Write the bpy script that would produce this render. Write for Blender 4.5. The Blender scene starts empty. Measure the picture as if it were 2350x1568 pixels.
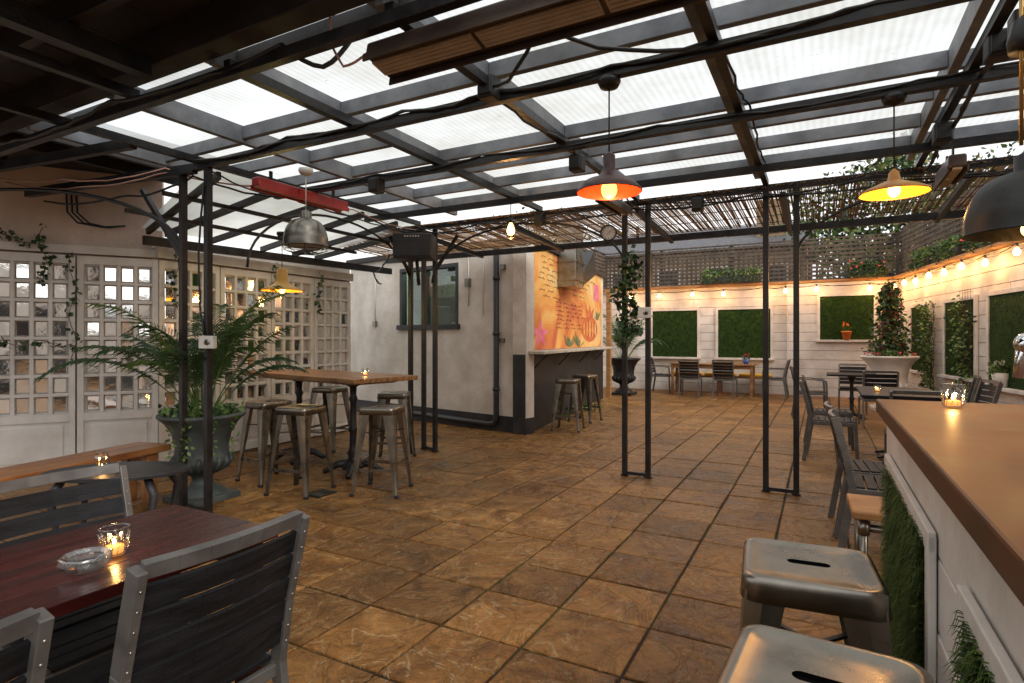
import bpy, math, random
from mathutils import Vector, Matrix
random.seed(11)
R=random.random
def U(a,b): return a+(b-a)*R()
scene=bpy.context.scene
scene.view_settings.view_transform='Standard'
scene.view_settings.look='None'
scene.view_settings.exposure=0
V=Vector
# ------------------------------------------------------------ materials
def base(name):
    m=bpy.data.materials.new(name); m.use_nodes=True
    return m,m.node_tree.nodes,m.node_tree.links,m.node_tree.nodes['Principled BSDF']
def N(nodes,t,**k):
    n=nodes.new(t)
    for a,b in k.items(): setattr(n,a,b)
    return n
def mat(name,c1,c2=None,rough=.5,metal=0,scale=6,bump=.1,bscale=None,stretch=(1,1,1),rvar=.12,lo=.35,hi=.65,dist=0,spec=None,bdist=.01,dirt=0):
    m,n,l,b=base(name)
    if c2 is None: c2=tuple(min(1,x*1.25) for x in c1); c1=tuple(x*.8 for x in c1)
    tc=N(n,'ShaderNodeTexCoord'); mp=N(n,'ShaderNodeMapping'); mp.inputs['Scale'].default_value=stretch
    l.new(tc.outputs['Object'],mp.inputs[0])
    nz=N(n,'ShaderNodeTexNoise'); nz.inputs['Scale'].default_value=scale; nz.inputs['Detail'].default_value=7
    nz.inputs['Distortion'].default_value=dist
    l.new(mp.outputs[0],nz.inputs['Vector'])
    r=N(n,'ShaderNodeValToRGB'); r.color_ramp.elements[0].position=lo; r.color_ramp.elements[1].position=hi
    r.color_ramp.elements[0].color=(*c1,1); r.color_ramp.elements[1].color=(*c2,1)
    l.new(nz.outputs[0],r.inputs[0])
    out=r.outputs[0]
    if dirt:
        nd=N(n,'ShaderNodeTexNoise'); nd.inputs['Scale'].default_value=1.3; nd.inputs['Detail'].default_value=9; nd.inputs['Roughness'].default_value=.7
        l.new(tc.outputs['Object'],nd.inputs['Vector'])
        rd=N(n,'ShaderNodeValToRGB'); rd.color_ramp.elements[0].position=.3; rd.color_ramp.elements[1].position=.62
        k=1-dirt
        rd.color_ramp.elements[0].color=(k,k*.95,k*.88,1); rd.color_ramp.elements[1].color=(1,1,1,1)
        l.new(nd.outputs[0],rd.inputs[0])
        mx=N(n,'ShaderNodeMix',data_type='RGBA',blend_type='MULTIPLY'); mx.inputs[0].default_value=1
        l.new(out,mx.inputs[6]); l.new(rd.outputs[0],mx.inputs[7]); out=mx.outputs[2]
    l.new(out,b.inputs['Base Color'])
    mr=N(n,'ShaderNodeMapRange'); mr.inputs[3].default_value=max(.02,rough-rvar); mr.inputs[4].default_value=min(1,rough+rvar)
    l.new(nz.outputs[0],mr.inputs[0]); l.new(mr.outputs[0],b.inputs['Roughness'])
    b.inputs['Metallic'].default_value=metal
    if spec is not None: b.inputs['Specular IOR Level'].default_value=spec
    if bump:
        n2=N(n,'ShaderNodeTexNoise'); n2.inputs['Scale'].default_value=bscale or scale*4; n2.inputs['Detail'].default_value=6
        l.new(mp.outputs[0],n2.inputs['Vector'])
        bp=N(n,'ShaderNodeBump'); bp.inputs['Strength'].default_value=bump; bp.inputs['Distance'].default_value=bdist
        l.new(n2.outputs[0],bp.inputs['Height']); l.new(bp.outputs[0],b.inputs['Normal'])
    return m
def emis(name,col,s):
    m,n,l,b=base(name)
    b.inputs['Base Color'].default_value=(*col,1)
    b.inputs['Emission Color'].default_value=(*col,1); b.inputs['Emission Strength'].default_value=s
    return m
def glassy(name,tint=(.88,.90,.89),f0=.10,f1=.75):
    m=bpy.data.materials.new(name); m.use_nodes=True; n=m.node_tree.nodes; l=m.node_tree.links
    n.clear(); o=N(n,'ShaderNodeOutputMaterial'); t=N(n,'ShaderNodeBsdfTransparent'); t.inputs[0].default_value=(*tint,1)
    g=N(n,'ShaderNodeBsdfGlossy'); g.inputs['Roughness'].default_value=.04
    lw=N(n,'ShaderNodeLayerWeight'); lw.inputs[0].default_value=.25
    mr=N(n,'ShaderNodeMapRange'); mr.inputs[3].default_value=f0; mr.inputs[4].default_value=f1
    l.new(lw.outputs['Facing'],mr.inputs[0])
    mx=N(n,'ShaderNodeMixShader'); l.new(mr.outputs[0],mx.inputs[0]); l.new(t.outputs[0],mx.inputs[1]); l.new(g.outputs[0],mx.inputs[2]); l.new(mx.outputs[0],o.inputs[0])
    return m
def sheetmat(name,trans,fac,ribs=True):
    m=bpy.data.materials.new(name); m.use_nodes=True; n=m.node_tree.nodes; l=m.node_tree.links
    n.clear(); o=N(n,'ShaderNodeOutputMaterial'); t=N(n,'ShaderNodeBsdfTransparent')
    d=N(n,'ShaderNodeBsdfTranslucent')
    tc=N(n,'ShaderNodeTexCoord')
    w=N(n,'ShaderNodeTexWave'); w.bands_direction='X'; w.inputs['Scale'].default_value=7
    l.new(tc.outputs['Object'],w.inputs['Vector'])
    nz=N(n,'ShaderNodeTexNoise'); nz.inputs['Scale'].default_value=1.2; nz.inputs['Detail'].default_value=10; nz.inputs['Roughness'].default_value=.68
    l.new(tc.outputs['Object'],nz.inputs['Vector'])
    r1=N(n,'ShaderNodeValToRGB'); r1.color_ramp.elements[0].color=tuple(x*(.90 if ribs else .97) for x in trans)+(1,); r1.color_ramp.elements[1].color=(*trans,1)
    l.new(w.outputs[0],r1.inputs[0])
    r2=N(n,'ShaderNodeValToRGB'); r2.color_ramp.elements[0].position=.3;r2.color_ramp.elements[1].position=.66
    r2.color_ramp.elements[0].color=(.74,.71,.65,1); r2.color_ramp.elements[1].color=(1,1,1,1)
    l.new(nz.outputs[0],r2.inputs[0])
    sp_=N(n,'ShaderNodeTexNoise'); sp_.inputs['Scale'].default_value=28; sp_.inputs['Detail'].default_value=3
    l.new(tc.outputs['Object'],sp_.inputs['Vector'])
    r3=N(n,'ShaderNodeValToRGB'); r3.color_ramp.elements[0].position=.22; r3.color_ramp.elements[1].position=.27
    r3.color_ramp.elements[0].color=(.45,.42,.36,1); r3.color_ramp.elements[1].color=(1,1,1,1); l.new(sp_.outputs[0],r3.inputs[0])
    mm=N(n,'ShaderNodeMix',data_type='RGBA',blend_type='MULTIPLY'); mm.inputs[0].default_value=1
    l.new(r1.outputs[0],mm.inputs[6]); l.new(r2.outputs[0],mm.inputs[7])
    m4=N(n,'ShaderNodeMix',data_type='RGBA',blend_type='MULTIPLY'); m4.inputs[0].default_value=1
    l.new(mm.outputs[2],m4.inputs[6]); l.new(r3.outputs[0],m4.inputs[7])
    l.new(m4.outputs[2],t.inputs[0]); l.new(m4.outputs[2],d.inputs[0])
    mx=N(n,'ShaderNodeMixShader'); mx.inputs[0].default_value=fac
    l.new(t.outputs[0],mx.inputs[1]); l.new(d.outputs[0],mx.inputs[2]); l.new(mx.outputs[0],o.inputs[0])
    return m

M={}
M['white']=mat('white_paint',(.60,.56,.51),(.76,.72,.68),rough=.55,scale=3,bump=.25,bscale=25,dirt=.32)
M['door']=mat('door_paint',(.68,.65,.62),(.80,.77,.74),rough=.45,scale=4,bump=.08,dirt=.25)
M['render']=mat('painted_render',(.62,.56,.50),(.76,.71,.65),rough=.75,scale=2.2,bump=.5,bscale=30,dirt=.34)
M['pink']=mat('pink_render',(.72,.56,.47),(.80,.66,.57),rough=.75,scale=2,bump=.5,bscale=18,dirt=.28)
M['blackp']=mat('black_paint',(.012,.012,.014),(.03,.03,.032),rough=.5,scale=5,bump=.25,bscale=30)
M['steel']=mat('black_steel',(.010,.010,.011),(.024,.022,.022),rough=.38,scale=9,bump=.25,bscale=40,metal=.2)
M['grey']=mat('grey_painted_timber',(.15,.165,.19),(.29,.31,.34),rough=.6,scale=4,bump=.4,bscale=18,dirt=.45)
M['dark']=mat('dark_timber',(.012,.010,.010),(.03,.024,.022),rough=.6,scale=4,bump=.3,bscale=20)
M['galv']=mat('galvanised_steel',(.20,.19,.165),(.40,.375,.325),rough=.29,metal=.95,scale=6,bump=.03,bscale=25,rvar=.12,dirt=.4,lo=.3,hi=.7)
M['alu']=mat('silver_frame',(.10,.093,.087),(.155,.145,.135),rough=.42,metal=.4,scale=12,bump=.05)
M['slat']=mat('black_slat',(.006,.006,.007),(.014,.014,.016),rough=.55,scale=6,stretch=(1,8,8),bump=.2,bscale=30,spec=.25)
M['red_table']=mat('stained_table',(.020,.003,.0025),(.060,.009,.006),rough=.27,scale=3,stretch=(9,.7,4),bump=.10,bscale=14,lo=.3,hi=.7,rvar=.08)
M['plank']=mat('worn_plank',(.12,.05,.018),(.38,.20,.08),rough=.42,scale=3.5,stretch=(1,7,4),bump=.3,bscale=12,lo=.3,hi=.72)
M['benchw']=mat('bench_timber',(.18,.06,.018),(.38,.16,.05),rough=.45,scale=3,stretch=(8,1,4),bump=.25,bscale=12)
M['ledge']=mat('ledge_timber',(.24,.11,.035),(.42,.22,.08),rough=.6,scale=3,bump=.2,bscale=12,stretch=(1,6,6))
M['bartop']=mat('copper_bar_top',(.022,.009,.005),(.12,.040,.013),rough=.42,scale=2.6,bump=.08,bscale=9,lo=.3,hi=.7,dist=1.4,rvar=.14,spec=.28)
M['iron']=mat('cast_iron',(.012,.012,.012),(.03,.03,.03),rough=.45,scale=10,bump=.2,metal=.3)
M['void']=mat('dark_slot',(.004,.004,.004),(.006,.006,.006),rough=.9,bump=0,spec=.05)  # near-black colour painted in as the shade inside the stool seat hole
M['mirror']=mat('mirror_glass',(.80,.79,.77),(.90,.89,.87),rough=.04,metal=1,scale=5,bump=.10,bscale=9,rvar=.03,bdist=.01)
M['urn']=mat('lead_urn',(.035,.045,.045),(.085,.10,.098),rough=.55,scale=7,bump=.35,bscale=22)
M['urnw']=mat('white_urn_paint',(.55,.53,.48),(.70,.68,.64),rough=.55,scale=6,bump=.2)
M['soil']=mat('soil',(.02,.014,.01),(.05,.035,.022),rough=.95,scale=25,bump=.8)
M['leafA']=mat('palm_leaf',(.020,.060,.014),(.050,.115,.026),rough=.42,scale=4,bump=0)
M['leafB']=mat('ivy_leaf_dark',(.014,.042,.014),(.035,.085,.024),rough=.5,scale=5,bump=0)
M['leafC']=mat('leaf_bright',(.06,.13,.022),(.13,.20,.04),rough=.5,scale=5,bump=0)
M['leafR']=mat('leaf_red',(.10,.025,.02),(.20,.05,.03),rough=.5,scale=5,bump=0)
M['leafY']=mat('leaf_autumn',(.15,.15,.03),(.25,.22,.05),rough=.6,scale=2,bump=0)
M['bark']=mat('bark',(.03,.02,.012),(.08,.055,.035),rough=.9,scale=8,bump=.6)
M['flower']=mat('flower_petals',(.6,.05,.12),(.8,.18,.25),rough=.6,scale=20,bump=0)
M['grassA']=mat('turf_dark',(.010,.030,.005),(.030,.062,.009),rough=.8,scale=14,bump=.6,bscale=90,spec=.2)
M['grassB']=mat('turf_light',(.035,.078,.010),(.07,.12,.018),rough=.7,scale=12,bump=0,spec=.2)
M['grassC']=mat('turf_straw',(.10,.13,.03),(.16,.18,.05),rough=.7,scale=12,bump=0,spec=.2)
M['reed']=mat('reed',(.22,.12,.05),(.48,.30,.15),rough=.65,scale=3,stretch=(30,1,1),bump=.1)
M['trellis']=mat('weathered_trellis',(.048,.037,.028),(.115,.090,.068),rough=.8,scale=5,bump=.3,bscale=30)
M['brass']=mat('brass',(.42,.24,.07),(.60,.38,.13),rough=.3,metal=1,scale=8,bump=0)
M['redp']=mat('red_enamel',(.32,.025,.025),(.44,.05,.045),rough=.3,scale=6,bump=.05)
M['inred']=mat('lamp_inner_red',(.50,.035,.008),(.60,.055,.014),rough=.4,scale=6,bump=0)
M['maroon']=mat('maroon_enamel',(.030,.010,.009),(.06,.018,.014),rough=.4,scale=6,bump=.05)
M['yel']=mat('yellow_enamel',(.60,.31,.05),(.74,.44,.10),rough=.35,scale=6,bump=.05)
M['yelr']=mat('rusty_yellow_enamel',(.40,.15,.03),(.65,.34,.07),rough=.4,scale=9,bump=.05)
M['inW']=mat('lamp_inner_orange',(.75,.27,.03),(.85,.35,.05),rough=.4,scale=6,bump=0)
M['plasticw']=mat('white_plastic',(.55,.54,.50),(.66,.65,.61),rough=.4,scale=6,bump=0)
M['brownm']=mat('brown_heater_casing',(.045,.030,.024),(.085,.058,.045),rough=.35,metal=.3,scale=5,bump=.05)
M['ceramic']=mat('heater_ceramic',(.36,.28,.21),(.46,.37,.29),rough=.5,scale=8,bump=.1)
M['cable']=mat('black_cable',(.010,.010,.011),(.02,.02,.02),rough=.5,scale=6,bump=0)
M['cablep']=mat('pink_cable',(.40,.20,.16),(.5,.28,.22),rough=.5,scale=6,bump=0)
M['orangepot']=mat('orange_pot',(.65,.16,.03),(.8,.24,.05),rough=.5,scale=6,bump=.05)
M['cushion']=mat('yellow_cushion',(.55,.30,.03),(.70,.42,.05),rough=.8,scale=12,bump=.3)
M['chrome']=mat('chrome',(.7,.7,.7),(.85,.85,.85),rough=.08,metal=1,scale=4,bump=0,rvar=.02)
M['rivet']=mat('rivet_steel',(.3,.28,.26),(.42,.40,.37),rough=.3,metal=.9,scale=4,bump=0)
M['glass']=glassy('clear_glass')
M['winglass']=glassy('window_glass',(.72,.84,.77),.06,.4)
M['slate']=mat('slate_roof',(.07,.07,.08),(.13,.13,.14),rough=.7,scale=9,bump=.4)
M['concrete']=mat('shelf_concrete',(.38,.33,.26),(.50,.45,.37),rough=.7,scale=6,bump=.3)
M['bulb']=emis('glowing_bulb',(1,.60,.22),28)
M['bulbO']=emis('glowing_orange_bulb',(1,.50,.08),5)
M['bulbH']=emis('glowing_filament',(1,.52,.12),10)
M['flame']=emis('candle_flame',(1,.62,.2),25)
M['wax']=emis('lit_wax',(1,.38,.08),1.2)
M['kwall']=mat('kitchen_tiles',(.28,.38,.31),(.42,.52,.43),rough=.3,scale=3,bump=0)
M['ink']=mat('mural_ink',(.10,.03,.015),(.18,.06,.03),rough=.7,scale=8,bump=0)
M['mred']=mat('mural_red',(.50,.08,.03),(.68,.20,.06),rough=.7,scale=9,bump=0)
M['mpink']=mat('mural_pink',(.66,.10,.20),(.78,.24,.30),rough=.7,scale=6,bump=0)
M['mgreen']=mat('mural_green',(.10,.14,.07),(.2,.24,.10),rough=.7,scale=6,bump=0)
def muralmat():
    m,n,l,b=base('mural_wash')
    tc=N(n,'ShaderNodeTexCoord'); nz=N(n,'ShaderNodeTexNoise'); nz.inputs['Scale'].default_value=1.1; nz.inputs['Detail'].default_value=8; nz.inputs['Distortion'].default_value=1.6
    l.new(tc.outputs['Object'],nz.inputs['Vector'])
    r=N(n,'ShaderNodeValToRGB'); e=r.color_ramp.elements
    e[0].position=.28; e[0].color=(.52,.10,.05,1); e[1].position=.74; e[1].color=(.78,.62,.36,1)
    for p,c in((.40,(.66,.20,.05)),(.50,(.74,.34,.08)),(.60,(.78,.46,.14))): k=e.new(p); k.color=(*c,1)
    l.new(nz.outputs[0],r.inputs[0]); l.new(r.outputs[0],b.inputs['Base Color']); b.inputs['Roughness'].default_value=.7
    return m
M['mural']=muralmat()
M['poly']=sheetmat('polycarbonate',(.80,.83,.85),.55)
M['poly2']=sheetmat('white_translucent_sheet',(.84,.84,.80),.85,ribs=False)
def brick(nm,c1,c2):
    m,n,l,b=base(nm)
    tc=N(n,'ShaderNodeTexCoord'); mp=N(n,'ShaderNodeMapping'); mp.inputs['Rotation'].default_value=(math.radians(90),0,0)
    l.new(tc.outputs['Object'],mp.inputs[0])
    t=N(n,'ShaderNodeTexBrick'); t.inputs['Color1'].default_value=(*c1,1); t.inputs['Color2'].default_value=(*c2,1); t.inputs['Mortar'].default_value=(.3,.27,.22,1)
    t.inputs['Scale'].default_value=1; t.inputs['Brick Width'].default_value=.22; t.inputs['Row Height'].default_value=.075; t.inputs['Mortar Size'].default_value=.01
    l.new(mp.outputs[0],t.inputs['Vector']); l.new(t.outputs[0],b.inputs['Base Color']); b.inputs['Roughness'].default_value=.9
    return m
M['brick']=brick('yellow_brick',(.30,.18,.09),(.22,.12,.065))
def tilemat():
    m,n,l,b=base('riven_stone_tile')
    tc=N(n,'ShaderNodeTexCoord'); at=N(n,'ShaderNodeAttribute'); at.attribute_name='tile'
    sp=N(n,'ShaderNodeSeparateColor'); l.new(at.outputs['Color'],sp.inputs[0])
    mw=N(n,'ShaderNodeMath',operation='MULTIPLY'); mw.inputs[1].default_value=60; l.new(sp.outputs[0],mw.inputs[0])
    def noise(scale,dist,det=7):
        z=N(n,'ShaderNodeTexNoise'); z.noise_dimensions='4D'
        z.inputs['Scale'].default_value=scale; z.inputs['Distortion'].default_value=dist; z.inputs['Detail'].default_value=det
        l.new(tc.outputs['Object'],z.inputs['Vector']); l.new(mw.outputs[0],z.inputs['W']); return z
    a=noise(3.4,1.4,9); v=noise(2.6,2.4,5); f=noise(38,.4,6)
    r=N(n,'ShaderNodeValToRGB'); e=r.color_ramp.elements
    e[0].position=.28; e[0].color=(.115,.044,.009,1); e[1].position=.76; e[1].color=(.37,.195,.062,1)
    k=e.new(.5); k.color=(.235,.107,.024,1)
    l.new(a.outputs[0],r.inputs[0])
    vr=N(n,'ShaderNodeValToRGB'); ve=vr.color_ramp.elements
    ve[0].position=.486; ve[0].color=(0,0,0,1); ve[1].position=.516; ve[1].color=(0,0,0,1); k=ve.new(.5); k.color=(1,1,1,1)
    l.new(v.outputs[0],vr.inputs[0])
    mx=N(n,'ShaderNodeMix',data_type='RGBA')
    ms=N(n,'ShaderNodeMath',operation='MULTIPLY'); ms.inputs[1].default_value=.6; l.new(vr.outputs[0],ms.inputs[0]); l.new(ms.outputs[0],mx.inputs[0])
    l.new(r.outputs[0],mx.inputs[6]); mx.inputs[7].default_value=(.50,.35,.18,1)
    br=N(n,'ShaderNodeMapRange'); br.inputs[3].default_value=.72; br.inputs[4].default_value=1.2; l.new(sp.outputs[1],br.inputs[0])
    fr=N(n,'ShaderNodeMapRange'); fr.inputs[1].default_value=.3; fr.inputs[2].default_value=.7; fr.inputs[3].default_value=.72; fr.inputs[4].default_value=1.2; l.new(f.outputs[0],fr.inputs[0])
    mb=N(n,'ShaderNodeMath',operation='MULTIPLY'); l.new(br.outputs[0],mb.inputs[0]); l.new(fr.outputs[0],mb.inputs[1])
    m2=N(n,'ShaderNodeVectorMath',operation='SCALE'); l.new(mx.outputs[2],m2.inputs[0]); l.new(mb.outputs[0],m2.inputs['Scale'])
    g=N(n,'ShaderNodeTexNoise'); g.inputs['Scale'].default_value=.55; g.inputs['Detail'].default_value=6; l.new(tc.outputs['Object'],g.inputs['Vector'])
    gr=N(n,'ShaderNodeMapRange'); gr.inputs[1].default_value=.35; gr.inputs[2].default_value=.65; gr.inputs[3].default_value=.72; gr.inputs[4].default_value=1.12; l.new(g.outputs[0],gr.inputs[0])
    m3=N(n,'ShaderNodeVectorMath',operation='SCALE'); l.new(m2.outputs[0],m3.inputs[0]); l.new(gr.outputs[0],m3.inputs['Scale'])
    l.new(m3.outputs[0],b.inputs['Base Color'])
    rr=N(n,'ShaderNodeMapRange'); rr.inputs[1].default_value=.3; rr.inputs[2].default_value=.7; rr.inputs[3].default_value=.30; rr.inputs[4].default_value=.62; l.new(a.outputs[0],rr.inputs[0]); l.new(rr.outputs[0],b.inputs['Roughness'])
    b.inputs['Specular IOR Level'].default_value=.33
    st=N(n,'ShaderNodeValToRGB'); se=st.color_ramp.elements
    se[0].position=.38; se[0].color=(0,0,0,1); se[1].position=.62; se[1].color=(1,1,1,1)
    for p,c in((.435,.08),(.445,.26),(.49,.34),(.505,.66),(.555,.74),(.565,.92)): k=se.new(p); k.color=(c,c,c,1)
    l.new(v.outputs[0],st.inputs[0])
    ma=N(n,'ShaderNodeMath',operation='MULTIPLY_ADD'); ma.inputs[1].default_value=.22; l.new(f.outputs[0],ma.inputs[0]); l.new(st.outputs[0],ma.inputs[2])
    mc=N(n,'ShaderNodeMath',operation='MULTIPLY_ADD'); mc.inputs[1].default_value=1.4; l.new(a.outputs[0],mc.inputs[0]); l.new(ma.outputs[0],mc.inputs[2])
    bp=N(n,'ShaderNodeBump'); bp.inputs['Strength'].default_value=.9; bp.inputs['Distance'].default_value=.026
    l.new(mc.outputs[0],bp.inputs['Height']); l.new(bp.outputs[0],b.inputs['Normal'])
    return m
M['tile']=tilemat()
M['grout']=mat('mossy_grout',(.022,.014,.008),(.04,.055,.012),rough=.9,scale=.9,bump=.6,bscale=60,lo=.45,hi=.62)
M['ground']=mat('ground_asphalt',(.05,.05,.05),(.09,.085,.08),rough=.9,scale=3,bump=.3)

# ------------------------------------------------------------ geometry
class Obj:
    def __init__(s,name): s.name=name; s.p={}; s.meshes=None
    def add(s,p,m,vs,fs,smooth=False,bevel=0):
        d=s.p.setdefault(p,dict(v=[],f=[],m=m,s=[],b=bevel))
        o=len(d['v']); d['v'].extend([tuple(v) for v in vs]); d['f'].extend([tuple(i+o for i in f) for f in fs]); d['s'].extend([smooth]*len(fs))
        if bevel: d['b']=bevel
    def box(s,p,m,c,sz,rot=None,bevel=0):
        x,y,z=[q/2 for q in sz]; vs=[V((a*x,b*y,e*z)) for a in(-1,1) for b in(-1,1) for e in(-1,1)]
        if rot: 
            mt=Matrix.Rotation(rot[2],3,'Z')@Matrix.Rotation(rot[1],3,'Y')@Matrix.Rotation(rot[0],3,'X'); vs=[mt@v for v in vs]
        c=V(c); vs=[v+c for v in vs]
        s.add(p,m,vs,[(0,1,3,2),(4,6,7,5),(0,4,5,1),(2,3,7,6),(0,2,6,4),(1,5,7,3)],bevel=bevel)
    def b2(s,p,m,a,b,bevel=0):
        s.box(p,m,[(a[i]+b[i])/2 for i in range(3)],[abs(b[i]-a[i]) for i in range(3)],bevel=bevel)
    def beam(s,p,m,a,b,w,h,w2=None,h2=None,up=None,bevel=0):
        a=V(a);b=V(b);d=(b-a).normalized()
        u=V(up) if up else (V((0,0,1)) if abs(d.z)<.95 else V((0,1,0)))
        sd=d.cross(u).normalized(); u=sd.cross(d).normalized()
        w2=w if w2 is None else w2; h2=h if h2 is None else h2
        vs=[]
        for pt,ww,hh in((a,w,h),(b,w2,h2)):
            for i,j in((-1,-1),(1,-1),(1,1),(-1,1)): vs.append(pt+sd*(i*ww/2)+u*(j*hh/2))
        s.add(p,m,vs,[(3,2,1,0),(4,5,6,7),(0,1,5,4),(1,2,6,5),(2,3,7,6),(3,0,4,7)],bevel=bevel)
    def poly(s,p,m,pts,w,h,up=None,bevel=0):
        for a,b in zip(pts[:-1],pts[1:]): s.beam(p,m,a,b,w,h,up=up,bevel=bevel)
    def tube(s,p,m,pts,r,n=6,caps=True,smooth=True):
        pts=[V(q) for q in pts]; vs=[];fs=[];k=len(pts)
        rr=r if isinstance(r,(list,tuple)) else [r]*k
        pu=None
        for i,q in enumerate(pts):
            t=(pts[min(i+1,k-1)]-pts[max(i-1,0)]).normalized()
            if pu is None: pu=V((0,0,1)) if abs(t.z)<.9 else V((1,0,0))
            sd=t.cross(pu)
            if sd.length<1e-4: sd=t.cross(V((0,1,0)))
            sd.normalize(); u=sd.cross(t).normalized(); pu=u
            for j in range(n):
                an=2*math.pi*j/n; vs.append(q+(sd*math.cos(an)+u*math.sin(an))*rr[i])
        for i in range(k-1):
            for j in range(n):
                a=i*n+j;b=i*n+(j+1)%n; fs.append((a,b,b+n,a+n))
        if caps: fs.append(tuple(range(n-1,-1,-1))); fs.append(tuple((k-1)*n+j for j in range(n)))
        s.add(p,m,vs,fs,smooth=smooth)
    def cyl(s,p,m,a,b,r0,r1=None,n=14,smooth=True): s.tube(p,m,[a,b],[r0,r0 if r1 is None else r1],n,smooth=smooth)
    def lathe(s,p,m,prof,c=(0,0,0),n=28,smooth=True):
        vs=[];fs=[];k=len(prof)
        for r,z in prof:
            for j in range(n):
                an=2*math.pi*j/n; vs.append((c[0]+r*math.cos(an),c[1]+r*math.sin(an),c[2]+z))
        for i in range(k-1):
            for j in range(n):
                a=i*n+j;b=i*n+(j+1)%n; fs.append((a,b,b+n,a+n))
        s.add(p,m,vs,fs,smooth=smooth)
    def ball(s,p,m,c,r,sz=1.0,n=10):
        pr=[(max(.0005,r*math.sin(math.pi*i/n)),-r*sz*math.cos(math.pi*i/n)) for i in range(n+1)]
        s.lathe(p,m,pr,c,n=12)
    def make(s,loc=(0,0,0),rz=0,sc=1,rx=0):
        if s.meshes is None:
            s.meshes=[]
            for pn,d in s.p.items():
                me=bpy.data.meshes.new(s.name+'_'+pn); me.from_pydata(d['v'],[],d['f']); me.materials.append(d['m'])
                me.polygons.foreach_set('use_smooth',d['s']); me.update()
                s.meshes.append((pn,me,d['b']))
        e=bpy.data.objects.new(s.name,None); scene.collection.objects.link(e); e.empty_display_size=.1
        e.location=loc; e.rotation_euler=(rx,0,rz); e.scale=(sc,sc,sc)
        for pn,me,bv in s.meshes:
            o=bpy.data.objects.new(pn,me); scene.collection.objects.link(o); o.parent=e
            if bv:
                q=o.modifiers.new('bevel','BEVEL'); q.width=bv; q.segments=2; q.limit_method='ANGLE'
        return e
def leaf(o,p,m,c,sz,d=None,asp=.6):
    d=d or V((U(-1,1),U(-1,1),U(-1,1))); d=d.normalized()
    s2=d.cross(V((U(-1,1),U(-1,1),U(-1,1)))).normalized()*sz*asp*.5
    c=V(c); o.add(p,m,[c,c+d*sz*.45+s2,c+d*sz,c+d*sz*.45-s2],[(0,1,2,3)])
RAD=math.radians
def light(name,loc,e,col=(1,.55,.2),r=.03,parent=None):
    L=bpy.data.lights.new(name,'POINT'); L.energy=e; L.color=col; L.shadow_soft_size=r
    o=bpy.data.objects.new(name,L); scene.collection.objects.link(o); o.location=loc
    if parent: o.parent=parent
    return o

# ------------------------------------------------------------ ground & floor
g=Obj('ground'); g.add('surface',M['ground'],[(-120,-120,-.012),(120,-120,-.012),(120,160,-.012),(-120,160,-.012)],[(0,1,2,3)]); g.make()
fl=Obj('patio_floor')
fl.add('grout_bed',M['grout'],[(-8.05,-6,.0),(4.9,-6,.0),(4.9,15.6,.0),(-8.05,15.6,.0)],[(0,1,2,3)])
T=.432; cols=[]
vs=[];fs=[]
jx=[0]+[U(-.010,.010) for _ in range(30)]; jy=[0]+[U(-.012,.012) for _ in range(51)]
for i in range(30):
    for j in range(50):
        x0=-.28-18*T+i*T+jx[i]; y0=-6+j*T+jy[j]; gp=.0055
        x1=-.28-18*T+(i+1)*T+jx[i+1]; y1=-6+(j+1)*T+jy[j+1]
        z=.011+U(-.002,.002); q=.005
        P_=[(x0+gp+U(-.001,.005),y0+gp+U(-.001,.005)),(x1-gp-U(-.001,.005),y0+gp+U(-.001,.005)),(x1-gp-U(-.001,.005),y1-gp-U(-.001,.005)),(x0+gp+U(-.001,.005),y1-gp-U(-.001,.005))]
        cxm=(x0+x1)/2; cym=(y0+y1)/2; s_=.976
        tl=[U(-.0015,.0015) for _ in range(4)]
        k=len(vs)
        vs+=[(a,b,-.005) for a,b in P_]+[(a,b,z-.004) for a,b in P_]+[(cxm+(a-cxm)*s_,cym+(b-cym)*s_,z+tl[w_]) for w_,(a,b) in enumerate(P_)]
        ff=[]
        for a in(0,4):
            for t in range(4): ff.append((k+a+t,k+a+(t+1)%4,k+a+4+(t+1)%4,k+a+4+t))
        ff.append((k+8,k+9,k+10,k+11)); fs+=ff
        cols+= [(R(),R(),R(),1)]*(len(ff)*4)
me=bpy.data.meshes.new('tiles'); me.from_pydata(vs,[],fs); me.materials.append(M['tile'])
ca=me.color_attributes.new('tile','FLOAT_COLOR','CORNER')
ca.data.foreach_set('color',[c for t in cols for c in t]); me.update()
e=fl.make(); o=bpy.data.objects.new('tiles',me); scene.collection.objects.link(o); o.parent=e
dr=Obj('floor_drain'); dr.box('frame',M['iron'],(0,0,.014),(.2,.2,.012))
for i in range(7): dr.box('grate',M['galv'],(-.075+i*.025,0,.022),(.009,.16,.006))
dr.make((-3.82,3.6,0))

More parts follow.
